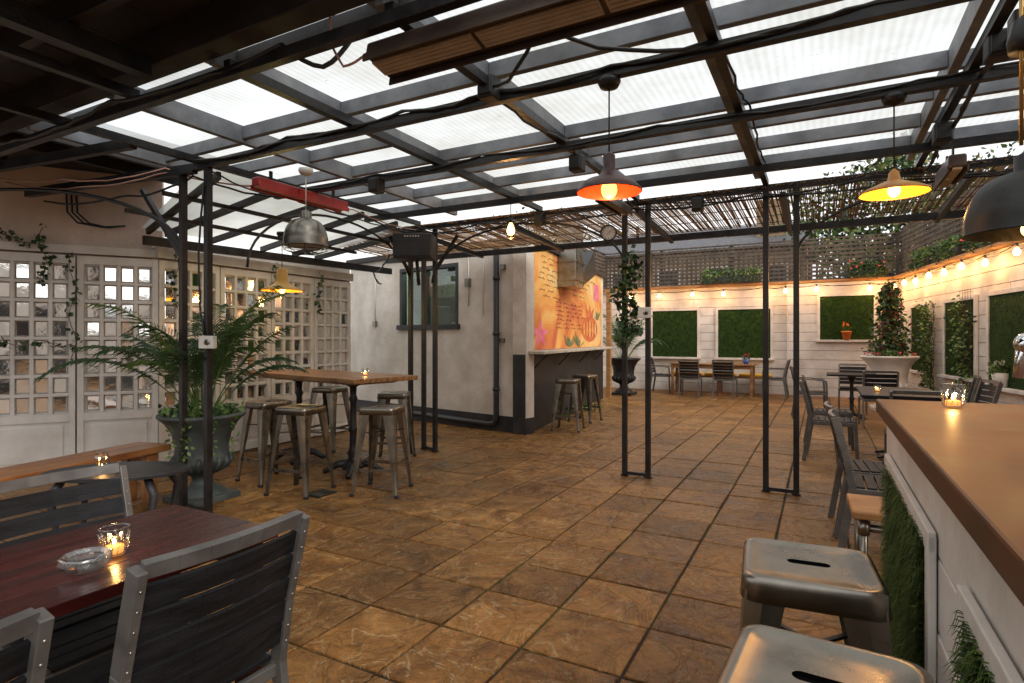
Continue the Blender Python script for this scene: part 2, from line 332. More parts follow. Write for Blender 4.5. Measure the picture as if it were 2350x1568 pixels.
# ------------------------------------------------------------ turf
def turf(o,x0,x1,z0,z1,y,n,ln):
    o.b2('turf_backing',M['grassA'],(x0,y,z0),(x1,y+.02,z1))
    for mm,pn,fr in((M['grassA'],'turf_blades',.65),(M['grassB'],'turf_tips',.35)):
        vs=[];fs=[]
        for i in range(int(n*fr)):
            x=U(x0,x1);z=U(z0,z1);k=len(vs); w=.006
            dx=U(-.5,.5)*ln;dz=U(-.9,.15)*ln
            vs+=[(x-w,y,z),(x+w,y,z),(x+dx,y-ln*U(.4,1),z+dz)]; fs.append((k,k+1,k+2))
        o.add(pn,mm,vs,fs)
def boards(o,p,m,L,z0,z1,bh,th,y=0,x0=0):
    z=z0
    while z<z1-.01:
        h=min(bh,z1-z); x=x0
        while x<x0+L-.01:
            l=min(U(1.6,3.0),x0+L-x)
            if x0+L-x-l<.5: l=x0+L-x
            o.b2(p,m,(x+.001,y+U(0,.005),z+.004),(x+l-.001,y+th,z+h-.004),bevel=.003); x+=l
        z+=h
    o.b2(p+'_backing',M['dark'],(x0,y+th+.001,z0),(x0+L,y+th+.06,z1))

bw=Obj('back_boundary_wall')
boards(bw,'boards',M['white'],4.8,.0,2.66,.215,.03,0,-5.5)
boards(bw,'boards_forward',M['white'],2.2,.0,2.66,.215,.03,-.10,-.70)
bw.b2('step_side',M['white'],(-.725,-.095,0),(-.702,.0,2.66))
bw.b2('ledge',M['ledge'],(-5.5,-.14,2.665),(1.5,.12,2.72),bevel=.005)
for a,b,z0,z1,y in((-3.96,-2.81,.88,2.08,0),(-2.30,-1.09,.88,2.08,0),(-.03,1.03,1.33,2.33,-.1)):
    for q in((a-.06,a),(b,b+.06)): bw.b2('panel_frames',M['white'],(q[0],y-.045,z0),(q[1],y-.002,z1),bevel=.004)
    bw.b2('panel_frames',M['white'],(a-.06,y-.046,z1),(b+.06,y-.003,z1+.06),bevel=.004)
    bw.b2('panel_frames',M['white'],(a-.09,y-.11,z0-.05),(b+.09,y-.003,z0),bevel=.004)
    turf(bw,a,b,z0,z1,y-.024,4000,.03)
bw.make((0,15.3,0))
rw=Obj('side_boundary_wall')
boards(rw,'boards',M['white'],13.5,.0,2.66,.215,.03)
rw.b2('ledge',M['ledge'],(-.05,-.14,2.665),(13.5,.12,2.72),bevel=.005)
for a,b,z0,z1 in((.9,1.84,.72,1.98),(2.62,3.78,.72,1.98),(4.27,5.9,.66,1.99),(7,8.6,.66,1.99),(9.4,11,.66,1.99)):
    for q in((a-.07,a),(b,b+.07)): rw.b2('panel_frames',M['white'],(q[0],-.045,z0),(q[1],-.002,z1),bevel=.004)
    rw.b2('panel_frames',M['white'],(a-.07,-.046,z1),(b+.07,-.003,z1+.07),bevel=.004)
    rw.b2('panel_frames',M['white'],(a-.1,-.12,z0-.05),(b+.1,-.003,z0),bevel=.004)
    turf(rw,a,b,z0,z1,-.024,5000,.03)
RWA=math.atan2(-.985,.174)
rw.make((1.5,15.2,0),RWA)
def trellis(name,L,loc,rz,z0,z1,st=.115):
    t=Obj(name); x=0
    while x<=L: t.box('uprights',M['trellis'],(x,0,(z0+z1)/2),(.048,.012,z1-z0)); x+=st
    z=z0
    while z<=z1: t.box('cross_slats',M['trellis'],(L/2,-.013,z),(L,.012,.055)); z+=st*.85
    x=0
    while x<=L+.01: t.box('posts',M['trellis'],(x,.04,(z0+z1)/2+.03),(.07,.07,z1-z0+.06)); x+=L/4
    t.box('cap',M['trellis'],(L/2,0,z1+.04),(L,.06,.03))
    return t.make(loc,rz)
trellis('trellis_fence',7.0,(-5.5,15.35,0),0,2.74,3.66)
trellis('trellis_fence',12,(1.55,15.25,0),RWA,2.74,3.72)

def flowerbox(loc,rz,L=.8,fl_=True):
    o=Obj('planter_box'); o.box('box',M['dark'],(0,0,.08),(L,.18,.16),bevel=.006); o.box('soil',M['soil'],(0,0,.155),(L-.04,.14,.02))
    for i in range(420):
        leaf(o,'foliage',M['leafC'] if not fl_ else M['leafB'],(U(-L/2,L/2),U(-.12,.1),U(.12,.36)),U(.04,.09))
    for i in range(160): leaf(o,'foliage_light',M['leafC'],(U(-L/2,L/2),U(-.14,.1),U(.12,.38)),U(.03,.07))
    for i in range(60):
        x=U(-L/2,L/2)
        for k in range(5): leaf(o,'trailing_leaves',M['leafB'],(x,-.14,.1-k*.03*R()),U(.03,.06))
    if fl_:
        for i in range(16):
            c=(U(-L/2,L/2),U(-.16,.1),U(.2,.42))
            for k in range(6): leaf(o,'flowers',M['flower'],c,.035,asp=1)
    o.make(loc,rz)
def rwp(t,off,z):
    n=V((.985,.174)); return (1.5+.174*t-n.x*off,15.2-.985*t-n.y*off,z)
flowerbox((-2.0,15.2,2.72),0,1.4,fl_=False)
flowerbox((.9,15.15,2.72),0,.7)
flowerbox(rwp(1.6,.02,2.72),RWA,.9,fl_=False); flowerbox(rwp(2.9,.02,2.72),RWA,.9,fl_=False); flowerbox(rwp(4.2,.02,2.72),RWA,1.0); flowerbox(rwp(5.4,.02,2.72),RWA,.9)

bulb=Obj('festoon_bulb')
bulb.cyl('holder',M['cable'],(0,0,0),(0,0,-.06),.018); bulb.lathe('glass_bulb',M['bulb'],[(.012,-.06),(.022,-.075),(.038,-.10),(.041,-.13),(.030,-.155),(.001,-.168)],n=14)
fc=Obj('festoon_cable')
def fest(pts):
    full=[]
    for a,b in zip(pts[:-1],pts[1:]):
        a=V(a);b=V(b)
        for k in range(6): t=k/6; full.append(a.lerp(b,t)+V((0,0,-.05*4*t*(1-t))))
    full.append(V(pts[-1])); fc.tube('cable',M['cable'],full,.007)
bx=[-4.5,-3.75,-2.9,-2.15,-1.2,-.75,-.1,.95]
P=[(x,15.12 if x<-.8 else 15.03,2.60+U(-.02,.02)) for x in bx]
P2=[rwp(t,.17,2.60+U(-.02,.03)) for t in(.35,.95,1.6,2.3,3.0,3.7,4.5,5.4,6.5,7.7,9)]
fest(P+P2); fc.make()
for i,p in enumerate(P+P2):
    bulb.make(p)
    light('festoon_glow',(p[0]-(.05 if i>=len(P) else 0),p[1]-.05,p[2]-.13),9,(1,.46,.13),.03)

# ------------------------------------------------------------ kitchen building
kb=Obj('kitchen_building'); KA=math.atan2(-.83,4.07); KL=4.154
x0w,x1w,z0w,z1w=1.42,2.82,1.53,2.53
kb.b2('front_wall',M['render'],(0,0,.24),(x0w,.18,2.72)); kb.b2('front_wall',M['render'],(x1w,0,.24),(KL,.18,2.72))
kb.b2('front_wall',M['render'],(x0w,0,.24),(x1w,.18,z0w)); kb.b2('front_wall',M['render'],(x0w,0,z1w),(x1w,.18,2.72))
kb.b2('skirting',M['blackp'],(0,-.012,0),(KL,.18,.24))
for a,b in(((x0w,-.01,z0w),(x0w+.06,.1,z1w)),((x1w-.06,-.01,z0w),(x1w,.1,z1w)),((x0w,-.012,z1w-.06),(x1w,.1,z1w)),((x0w-.04,-.05,z0w-.03),(x1w+.04,.1,z0w+.05)),((2.02,0,z0w+.05),(2.07,.08,z1w-.06))):
    kb.b2('window_frame',M['blackp'],a,b,bevel=.003)
kb.b2('window_glass',M['winglass'],(x0w+.06,.05,z0w+.05),(x1w-.06,.056,z1w-.06))
kb.b2('kitchen_interior',M['kwall'],(.4,2.2,0),(3.0,2.25,2.7)); kb.b2('kitchen_interior',M['kwall'],(.4,.19,0),(.45,2.2,2.7)); kb.b2('kitchen_interior',M['kwall'],(3.0,.19,0),(3.05,2.25,2.7))
kb.b2('extractor_hood',M['galv'],(.6,1.0,2.10),(1.9,2.1,2.5)); kb.b2('fridge',M['plasticw'],(2.3,1.7,0),(2.85,2.15,2.1),bevel=.02)
kb.b2('worktop',M['galv'],(.5,.25,1.38),(2.95,.7,1.43)); kb.b2('red_tub',M['redp'],(1.58,.3,2.1),(1.68,.45,2.42))
kb.b2('scale_base',M['galv'],(2.35,.3,1.43),(2.62,.5,1.62),bevel=.01); kb.lathe('scale_bowl',M['galv'],[(.05,1.62),(.06,1.68),(.13,1.74),(.12,1.75)],(2.48,.4,0))
kb.b2('coffee_machine',M['cable'],(1.55,.35,1.43),(2.0,.6,1.90),bevel=.01); kb.b2('dark_cabinet',M['iron'],(1.0,1.3,1.3),(1.8,1.9,2.0)); kb.b2('dark_cabinet',M['iron'],(2.15,.9,1.3),(2.4,1.4,1.95))
kb.b2('shelf',M['galv'],(1.9,1.9,1.9),(2.95,2.19,1.92))
for i in range(7): kb.cyl('pots',M['galv'],(2.0+i*.13,2.0,1.92),(2.0+i*.13,2.0,1.92+U(.08,.16)),.045)
kb.tube('downpipe',M['blackp'],[(3.65,-.06,2.70),(3.65,-.06,.20),(3.62,-.06,.13),(3.5,-.06,.11),(1.0,-.06,.15)],.042,12)
for z in(.6,1.4,2.2): kb.cyl('pipe_collars',M['blackp'],(3.65,-.06,z),(3.65,-.06,z+.05),.052)
kb.tube('conduit',M['plasticw'],[(3.05,-.012,2.7),(3.05,-.012,1.85)],.010); kb.box('switch_boxes',M['galv'],(3.05,-.03,2.2),(.09,.06,.13),bevel=.005)
kb.tube('conduit',M['plasticw'],[(3.35,-.012,2.7),(3.35,-.012,1.7)],.006); kb.box('switch_boxes',M['plasticw'],(3.75,-.03,2.38),(.08,.05,.08),bevel=.005)
kb.tube('conduit',M['plasticw'],[(.75,-.012,2.6),(.75,-.012,1.65)],.009)
kb.box('switch_boxes',M['plasticw'],(.75,-.02,1.62),(.09,.05,.09),bevel=.005); kb.box('switch_boxes',M['plasticw'],(3.72,-.02,1.33),(.1,.04,.06),bevel=.005)
ke=kb.make((-7.7,8.0,0),KA)
kr=Obj('kitchen_flat_roof'); q=[(-7.75,7.93),(-3.56,7.09),(-4.28,12.45),(-8.5,13.2)]
kr.add('deck',M['dark'],[(x,y,2.722) for x,y in q]+[(x,y,2.80) for x,y in q],[(3,2,1,0),(4,5,6,7),(0,1,5,4),(1,2,6,5),(2,3,7,6),(3,0,4,7)]); kr.make()
L=bpy.data.lights.new('kitchen_strip_light','AREA'); L.energy=34; L.size=1.0; L.color=(.88,1,.84)
lo=bpy.data.objects.new('kitchen_strip_light',L); scene.collection.objects.link(lo); lo.location=(-5.6,8.5,2.66)
mw=Obj('mural_wall'); ML=5.28; MA=math.atan2(.991,-.134)
mw.b2('lower_wall',M['blackp'],(.004,0,0),(ML,.2,1.13)); mw.b2('upper_wall',M['render'],(.004,.0,1.13),(ML,.2,2.72))
mw.b2('mural_panel',M['mural'],(.06,-.012,1.19),(ML-.25,-.001,2.70))
mw.b2('shelf',M['concrete'],(.04,-.26,1.135),(ML-.1,-.013,1.175),bevel=.005)
for x in(.3,1.6,3,4.4): mw.beam('shelf_brackets',M['iron'],(x,-.02,.92),(x,-.22,1.13),.03,.02)
def scr(x0,x1,z,h):
    x=x0; ph=U(0,6)
    while x<x1:
        wl=U(.2,.5); k=0; q=[]
        while k<wl: 
            q.append((x+k,-.0165,z+h*math.sin(k*60+ph)*(.5+.5*math.sin(k*23+ph*2))+.01*math.sin(k*9))); k+=.012
        mw.tube('handwriting',M['ink'],q,.003,4); x+=wl+.14
for i in range(8): scr(.5+U(0,.3),1.35+U(-.2,.1),2.60-i*.085,.018)
for i in range(5): scr(2.4+U(0,.2),3.7+U(-.4,.4),2.50-i*.09,.016)
for i in range(7): scr(1.3+U(0,.2),2.9+U(-.4,.4),1.95-i*.07,.015)
def flat(p,m,pts,y): mw.add(p,m,[(a,y,b) for a,b in pts],[tuple(range(len(pts)))])
cx,cz=3.9,1.55
flat('fruit_painting',M['mred'],[(cx+.72*math.cos(a*.2),cz+.26*math.sin(a*.2)) for a in range(31)],-.0135)
flat('fruit_crown',M['mred'],[(cx-.25,cz+.2),(cx-.4,cz+.46),(cx-.12,cz+.34),(cx,cz+.5),(cx+.12,cz+.34),(cx+.4,cz+.46),(cx+.25,cz+.2)],-.0145)
for k in range(5):
    w_=.16-.02*abs(k-2); X=cx-.5+k*.25
    flat('fruit_segments',M['mural'],[(X+w_*.5*math.cos(a*.4),cz+(.19-.03*abs(k-2))*math.sin(a*.4)) for a in range(16)],-.0155)
for i in range(40):
    a=U(0,6.28);q=math.sqrt(R()); X=cx-.0+.5*q*math.cos(a);Z=cz+.15*q*math.sin(a)
    flat('fruit_seeds',M['mred'],[(X-.03,Z),(X,Z-.014),(X+.03,Z),(X,Z+.014)],-.0165-.00002*i)
cx,cz=.62,1.42
flat('pink_flower_painting',M['mpink'],[(cx+(.45 if k%2==0 else .17)*math.cos(k*math.pi/5+.3),cz+(.24 if k%2==0 else .09)*math.sin(k*math.pi/5+.3)) for k in range(10)],-.0135)
for bxx,bz in((2.3,1.2),(3.0,1.2),(4.6,1.75)):
    for k in range(9):
        a=U(.5,2.6); l=U(.15,.32); X=bxx+U(-.1,.1)
        flat('painted_leaves',M['mgreen'],[(X,bz),(X+l*math.cos(a)+.05,bz+l*.5*math.sin(a)),(X+l*2*math.cos(a),bz+l*math.sin(a)),(X+l*math.cos(a)-.05,bz+l*.5*math.sin(a))],-.0175-.0004*k-bxx*.0002)
flat('red_square_painting',M['mpink'],[(4.25,2.15),(4.75,2.15),(4.75,2.5),(4.25,2.5)],-.0135)
me_=mw.make((-3.63,7.17,0),MA)
ks=Obj('extractor_duct')
ks.box('duct',M['galv'],(1.8,-.17,2.75),(.55,.30,1.1),bevel=.006)
for z in(2.32,2.62): ks.box('flanges',M['galv'],(1.8,-.17,z),(.60,.35,.03))
ks.beam('elbow',M['iron'],(2.05,-.18,2.35),(2.9,-.18,2.75),.26,.2,.32,.45)
ks.make((-3.63,7.17,0),MA)
fw=Obj('white_garden_wall'); boards(fw,'boards',M['white'],3.2,0,2.66,.215,.03); fw.make((-5.35,12.4,0),RAD(90))
trellis('trellis_fence',2.9,(-5.3,12.4,0),RAD(90),2.74,3.66)
pc=Obj('timber_post'); pc.box('post',M['ledge'],(0,0,1.2),(.1,.1,2.4),bevel=.008); pc.box('cap',M['ledge'],(0,0,2.42),(.14,.14,.04)); pc.make((-4.25,12.55,0))

# ------------------------------------------------------------ mirror doors
def doormk():
    md=Obj('mirror_panelled_door'); W=.685
    md.b2('stiles',M['door'],(0,0,.03),(.055,.045,2.17),bevel=.004); md.b2('stiles',M['door'],(W-.055,0,.03),(W-.004,.045,2.17),bevel=.004)
    md.b2('rails',M['door'],(.055,.001,2.09),(W-.055,.044,2.17)); md.b2('rails',M['door'],(.055,.001,.54),(W-.055,.044,.62)); md.b2('rails',M['door'],(.055,.001,.03),(W-.055,.044,.12))
    pw=(W-.11)/4; ph=1.47/8
    for i in range(1,4): md.b2('muntins',M['door'],(.055+i*pw-.017,.003,.62),(.055+i*pw+.017,.042,2.09),bevel=.006)
    for j in range(1,8): md.b2('cross_muntins',M['door'],(.055,.005,.62+j*ph-.017),(W-.055,.040,.62+j*ph+.017),bevel=.006)
    for i in range(4):
        for j in range(8):
            c=(.055+(i+.5)*pw,.032,.62+(j+.5)*ph); w=pw-.034; h=ph-.034
            rx,rz=U(-.03,.08),U(-.06,.06)
            md.box('mirrors',M['mirror'],c,(w-.02,.003,h-.02),rot=(-rx if R()<.5 else rx,0,rz))
            x,y,z=c; y0=y; y1=y+.007
            for A,B in(((-w/2,-h/2),(w/2,-h/2)),((w/2,-h/2),(w/2,h/2)),((w/2,h/2),(-w/2,h/2)),((-w/2,h/2),(-w/2,-h/2))):
                f=lambda p:(x+p[0],y1,z+p[1]); g_=lambda p:(x+p[0]*(1-.022/w),y0,z+p[1]*(1-.022/h))
                md.add('mirror_bevels',M['mirror'],[f(A),f(B),g_(B),g_(A)],[(0,1,2,3)])
    md.b2('backing',M['door'],(.01,.047,.03),(W-.01,.06,2.16))
    md.b2('lower_panel',M['door'],(.055,.022,.12),(W-.055,.043,.54)); md.b2('panel_moulding',M['door'],(.10,.010,.16),(W-.10,.021,.50),bevel=.008)
    return md
dA=doormk(); dB=doormk(); dC=doormk()
for i in range(4): (dA,dB,dC,dA)[i].make((-6.05,3.53+i*.692,0),RAD(90))
SA=math.atan2(1.08,.75); sd=V((math.cos(SA),math.sin(SA)))
for i in range(1,5): (dA,dC,dB,dA,dC)[i].make((-6.05-sd.x*.695*i+.0,3.53-sd.y*.695*i,0),SA)
ww=Obj('white_wall')
ww.b2('wall_above_doors',M['render'],(-6.30,3.5,0),(-6.13,6.35,2.42)); ww.b2('head_board',M['white'],(-6.13,3.5,2.19),(-6.03,6.32,2.30),bevel=.004); ww.b2('end_return',M['render'],(-7.9,6.2,0),(-6.3,6.35,2.42))
ww.make()
pwl=Obj('pink_rendered_wall'); pwl.b2('wall',M['pink'],(-4.5,.09,0),(.02,.3,3.03)); pwl.b2('door_head',M['door'],(-3.5,.0,2.19),(-.02,.085,2.27),bevel=.004)
pwl.box('pipe_box',M['plasticw'],(-.75,.07,2.85),(.16,.05,.14))
for i in range(3): pwl.tube('cables',M['cable'],[(-.79+i*.04,.06,2.8),(-.78+i*.04,.05,2.6),(-.7+i*.05,.04,2.5),(-.5+i*.03,.03,2.47),(-.3,.03,2.5)],.009)
pwl.make((-6.05,3.53,0),SA)
pb_=Obj('added_pub_building'); pb_.b2('wall',M['render'],(-9,-6.3,0),(5.2,-6.0,3.0)); pb_.b2('base_band',M['blackp'],(-9,-5.99,0),(5.2,-5.96,.4))  # invented pub wall behind the camera, fills the mirrors, pale to brighten the doors
for x in(-6,-3.6,-1.2,1.2,3.4):
    pb_.b2('window_frames',M['maroon'],(x,-5.98,.8),(x+1.2,-5.93,2.3))
    for k in range(2): pb_.b2('window_panes',M['iron'],(x+.08+k*.56,-5.925,.88),(x+.56+k*.56,-5.92,2.22))
pb_.make()
bs_=Obj('added_back_bar_shelves'); bs_.b2('back_panel',M['maroon'],(2.6,-1.0,0),(2.66,1.6,2.0))  # invented back bar, out of view, added for the door mirrors to reflect
for z in(.9,1.3,1.7): bs_.b2('shelves',M['plank'],(2.32,-1.0,z),(2.59,1.6,z+.03))
for z in(.93,1.33,1.73):
    for k in range(18): 
        m_=M['orangepot'] if k%5==0 else M['leafB'] if k%3==0 else M['plasticw']
        bs_.lathe('bottles_'+('orange' if k%5==0 else 'green' if k%3==0 else 'clear'),m_,[(.001,0),(.035,0),(.036,.18),(.014,.22),(.013,.29),(.001,.29)],(2.45,-.9+k*.138,z),10)
bs_.make()

# ------------------------------------------------------------ pergola frame
pf=Obj('pergola_frame'); S=M['steel']; ZB=2.67
XR=3.4
for x,y in((-4.40,2.75),(-4.09,2.75),(-1.70,5.5),(-1.47,5.5),(-.43,5.5),(-.19,5.5),(-4.24,5.38),(-4.26,5.66),(-4.02,5.56),(2.2,5.5),(2.45,5.5)):
    pf.box('posts',S,(x,y,1.33),(.046,.046,2.65),bevel=.002)
    pf.box('post_feet',S,(x,y,.022),(.07,.07,.008))
for a,b in(((-4.40,2.75),(-4.09,2.75)),((-1.70,5.5),(-1.47,5.5)),((-.43,5.5),(-.19,5.5)),((-4.26,5.66),(-4.02,5.56))):
    pf.beam('post_ties',S,(*a,.04),(*b,.04),.03,.03)
for y in(1.86,2.75,3.66,4.85,5.5): pf.beam('cross_beams',S,(-4.45 if y>2 else -6.5,y,ZB),(XR,y,ZB),.05,.055,bevel=.002)
for x in(-4.22,-2.62,-1.58,-.43,.67,1.9,3.1): pf.beam('long_beams',S,(x,-2 if x<-4 else 1.86,ZB+.052),(x,5.52,ZB+.052),.045,.05)
for x in(-5.3,-3.4): pf.beam('long_beams',S,(x,-2,ZB+.052),(x,1.86,ZB+.052),.05,.05)
pf.beam('canopy_beams',S,(-6.0,7.02,2.565),(XR,7.02,2.565),.05,.075)
pf.beam('canopy_beams',S,(-5.92,3.3,2.33),(-5.92,7.02,2.40),.05,.09)
for x in(-4.24,-3.0,-1.58,-.3,1.0,2.2,3.3): pf.beam('canopy_rafters',S,(x,5.5,2.60),(x,7.0,2.52),.04,.05)
for y in(2.95,3.5,4.05,4.6,5.15,5.6): pf.beam('side_rafters',S,(-4.25,y,2.66),(-5.92,y+U(-.1,.1)+(.4 if y<3 else 0),2.42),.035,.06)
for x in(-4.75,-5.3): pf.beam('side_rafters',S,(x,2.8,2.62-(-4.25-x)*.15),(x,5.6,2.62-(-4.25-x)*.15),.03,.035)
pf.beam('side_rafters',S,(-4.25,2.75,2.66),(-6.3,2.5,2.66),.05,.07); pf.beam('side_rafters',S,(-4.25,2.3,2.72),(-6.6,2.0,2.72),.05,.07)
pf.beam('braces',S,(-4.40,2.75,1.98),(-4.95,2.75,2.58),.035,.035)
def arc(a,b,r=.012):
    a=V(a);b=V(b);pts=[]
    for k in range(13):
        ang=k/12*math.pi/2
        h=V((b.x-a.x,b.y-a.y,0))
        pts.append(V((a.x,a.y,a.z))+h*(1-math.cos(ang))+V((0,0,(b.z-a.z)*math.sin(ang))))
    pf.tube('arched_braces',S,pts,r)
arc((-4.40,2.75,2.0),(-6.3,2.2,2.62),.016)
arc((-4.24,3.2,1.95),(-4.24,4.2,2.55)); arc((-4.24,5.38,1.95),(-4.24,4.2,2.55))
pf.beam('braces',S,(-4.24,5.38,2.1),(-4.24,5.0,2.5),.03,.03)
arc((-4.02,5.5,2.0),(-2.9,5.5,2.58)); arc((-1.70,5.5,2.05),(-2.8,5.5,2.58))
arc((-.19,5.5,2.05),(1.15,5.5,2.60)); arc((2.2,5.5,2.05),(1.2,5.5,2.60))
pf.beam('braces',S,(-4.02,5.56,2.15),(-3.7,5.56,2.55),.03,.03)
for x in(-2.4,-3.3,-2.0,1.1,.2): pf.box('hangers',S,(x,7.0,2.66),(.03,.03,.16))
pf.make()
gr=Obj('timber_roof_rafters'); G=M['grey']
xs=[-4.75,-3.72,-2.78,-1.66,-.50,.62,1.75,2.9]
for x in xs:
    gr.box('rafters',G,(x,3.72,2.835),(.048,3.66,.125),bevel=.003)
    if x in(-1.66,-2.78,-3.72): gr.box('doubled_rafters',G,(x-.052,3.72,2.85),(.045,3.66,.10),bevel=.003)
for a,b in zip(xs[:-1],xs[1:]):
    for y in(2.05,2.80,3.35,3.85,4.3,4.75,5.28):
        if y==3.35 and a>-3: continue
        yy=y+U(-.04,.04)
        gr.beam('noggins',G,(a+.026,yy,2.845),(b-(.026 if b not in(-1.66,-2.78,-3.72) else .077),yy,2.845),.045,.09,bevel=.003)
gr.make()
pr=Obj('polycarbonate_roof')
pr.add('sheet',M['poly'],[(-5.1,1.9,2.902),(3.3,1.9,2.902),(3.3,5.75,2.902),(-5.1,5.75,2.902)],[(0,1,2,3)])
pr.add('side_sheet',M['poly2'],[(-6.05,3.35,2.47),(-4.28,2.85,2.73),(-4.28,5.6,2.73),(-6.05,5.6,2.47)],[(0,1,2,3)])
pr.make()
dc=Obj('dark_timber_ceiling')
for i in range(17): dc.b2('boards',M['dark'],(-8.2+i*.4,-.1,2.99),(-8.2+i*.4+.393,1.93,3.03))
dc.b2('roof_deck',M['dark'],(-8.2,-.1,3.04),(-1.4,1.93,3.1))
for y in(.1,.55,.98,1.4): dc.b2('joists',M['dark'],(-8.2,y,2.85),(-1.4,y+.05,2.988),bevel=.004)
dc.b2('edge_beam',M['dark'],(-8.2,1.78,2.80),(-1.4,1.90,2.988),bevel=.006)
dc.b2('steel_joist',M['steel'],(-5.0,-.1,2.74),(-4.92,1.78,2.84)); dc.b2('steel_joist',M['steel'],(-3.2,-.1,2.74),(-3.12,1.78,2.84))
dc.b2('side_deck',M['dark'],(-7.2,1.93,3.04),(-5.12,3.6,3.1))
for x in(-6.8,-6.2,-5.6,-5.2): dc.b2('side_joists',M['dark'],(x,1.93,2.86),(x+.05,3.5 if x>-6 else 2.3,3.035))
dc.make()
rc=Obj('reed_screen_canopy')
x=-6.0
while x<XR:
    w=U(.007,.013); z=U(-.004,.004); y=5.45+U(-.05,.05); sk=U(-.006,.006)
    while y<7.0:
        y2=min(7.05,y+U(.25,.6)); f0=(y-5.5)/1.5; f1=(y2-5.5)/1.5
        if R()>.05:
            dk=R()<.4
            rc.beam('reeds_dark' if dk else 'reeds',M['plank'] if dk else M['reed'],(x+sk*f0*4,y,2.675-.05*f0+z),(x+sk*f1*4,y2,2.675-.05*f1+z),w,.006)
        y=y2+.008
    x+=w+U(.003,.010)
for y,z in((5.8,2.655),(6.15,2.645),(6.5,2.63),(6.85,2.62)): rc.beam('binding_wires',M['bark'],(-6.0,y,z-.006),(XR,y,z-.006),.010,.006)
rc.make()

# ------------------------------------------------------------ cables
cb=Obj('electric_cable')
def run(pts,r=.008,m=None,sag=.05,amp=.012):
    full=[]
    for a,b in zip(pts[:-1],pts[1:]):
        a=V(a);b=V(b); k=max(4,int((b-a).length/.12))
        for i in range(k):
            t=i/k; full.append(a.lerp(b,t)+V((U(-amp,amp),U(-amp,amp),-sag*4*t*(1-t)+U(-amp,amp)*.5)))
    full.append(V(pts[-1])); cb.tube('cable_run' if m is None else 'cable_run_pink',m or M['cable'],full,r,5)
for q in range(3): run([(-4.2,2.70+q*.02,2.70),(-3.2,2.72,2.70+q*.01),(-2.2,2.72,2.71),(-1.6,2.71,2.70),(-.9,2.71,2.69),(.2,2.72,2.70),(2,2.72,2.7)],.008,sag=.03)
for q in range(2): run([(-6.3,1.83+q*.02,2.68),(-5,1.83,2.7),(-3.6,1.83,2.71),(-2.2,1.84,2.71)],.011,sag=.04)
run([(-6.2,2.6,2.6),(-5.2,2.7,2.55),(-4.3,2.78,2.62),(-4.22,3.6,2.63),(-4.2,4.6,2.64),(-4.2,5.4,2.6),(-3.3,5.45,2.63),(-2.3,5.45,2.64),(-1.6,5.45,2.6),(-.5,5.45,2.62),(.6,5.45,2.6),(2,5.45,2.63)],.009)
run([(-4.22,2.8,2.68),(-4.2,3.8,2.66),(-4.2,5.4,2.63),(-3.0,5.46,2.60),(-1.5,5.46,2.66),(.3,5.46,2.64),(2.6,5.46,2.6)],.007,sag=.07)
run([(-4.2,5.4,2.66),(-3.0,5.40,2.62),(-1.9,5.42,2.66),(-.8,5.44,2.62),(.4,5.43,2.66),(1.6,5.42,2.6)],.006,sag=.05)
run([(-6.2,2.3,2.7),(-5.4,2.5,2.6),(-4.5,2.7,2.66),(-4.17,3.4,2.65),(-4.1,4.3,2.63),(-4.1,5.3,2.6)],.006,M['cablep'],sag=.03)
run([(-6.2,2.1,2.75),(-5.4,2.4,2.64),(-4.5,2.66,2.68),(-4.19,3.4,2.68)],.006,M['cablep'],sag=.05)
for q in range(3): run([(.70,1.9,2.69),(.72+q*.02,2.8,2.68),(.70,3.7,2.67),(.71,4.9,2.67),(.7,5.5,2.66)],.009,sag=.03)
run([(-1.6,2.7,2.72),(-1.1,2.3,2.74),(-.43,2.72,2.70)],.010,sag=.08)
run([(-1.6,2.72,2.7),(-1.54,3.6,2.7),(-1.54,4.8,2.69),(-1.6,5.5,2.64)],.008,sag=.03)
run([(-.4,2.75,2.7),(-.38,3.6,2.72),(-.38,4.8,2.7)],.007,sag=.03)
run([(-4.2,3.62,2.7),(-3.2,3.62,2.69),(-2.2,3.63,2.7),(-.9,3.63,2.69),(.7,3.62,2.7),(2,3.62,2.69)],.007,sag=.03)
run([(-2.2,1.84,2.71),(-2.05,1.95,2.62),(-2.0,2.1,2.82),(-2.1,2.0,2.98)],.012,sag=.02,amp=.003)
run([(-1.78,1.95,2.62),(-1.90,1.93,2.58),(-1.97,1.92,2.70),(-1.95,1.9,2.95)],.006,M['cablep'],sag=.01,amp=.003)
run([(-4.09,2.72,1.38),(-4.14,2.72,1.6),(-4.16,2.72,2.0),(-4.10,2.72,2.5)],.008,sag=0,amp=.004)
run([(-1.46,5.46,1.62),(-1.46,5.46,2.6)],.006,sag=0,amp=.004)
for q in range(2): run([(-4.25,5.5,2.55),(-5,5.9,2.45),(-5.9,6.6,2.35),(-6.0,6.9,2.2)],.009,sag=.06)
cb.make()
jb=Obj('junction_box'); jb.box('box',M['cable'],(0,0,0),(.10,.10,.12),bevel=.012); jb.box('lid',M['cable'],(0,-.055,0),(.08,.012,.09),bevel=.004)
for p in((-1.58,2.68,2.70),(-1.56,3.9,2.62),(.70,3.3,2.66),(.72,3.0,2.60),(-3.2,3.62,2.60),(-2.6,5.46,2.6),(-1.0,5.46,2.58),(.66,4.4,2.62)): jb.make(p)

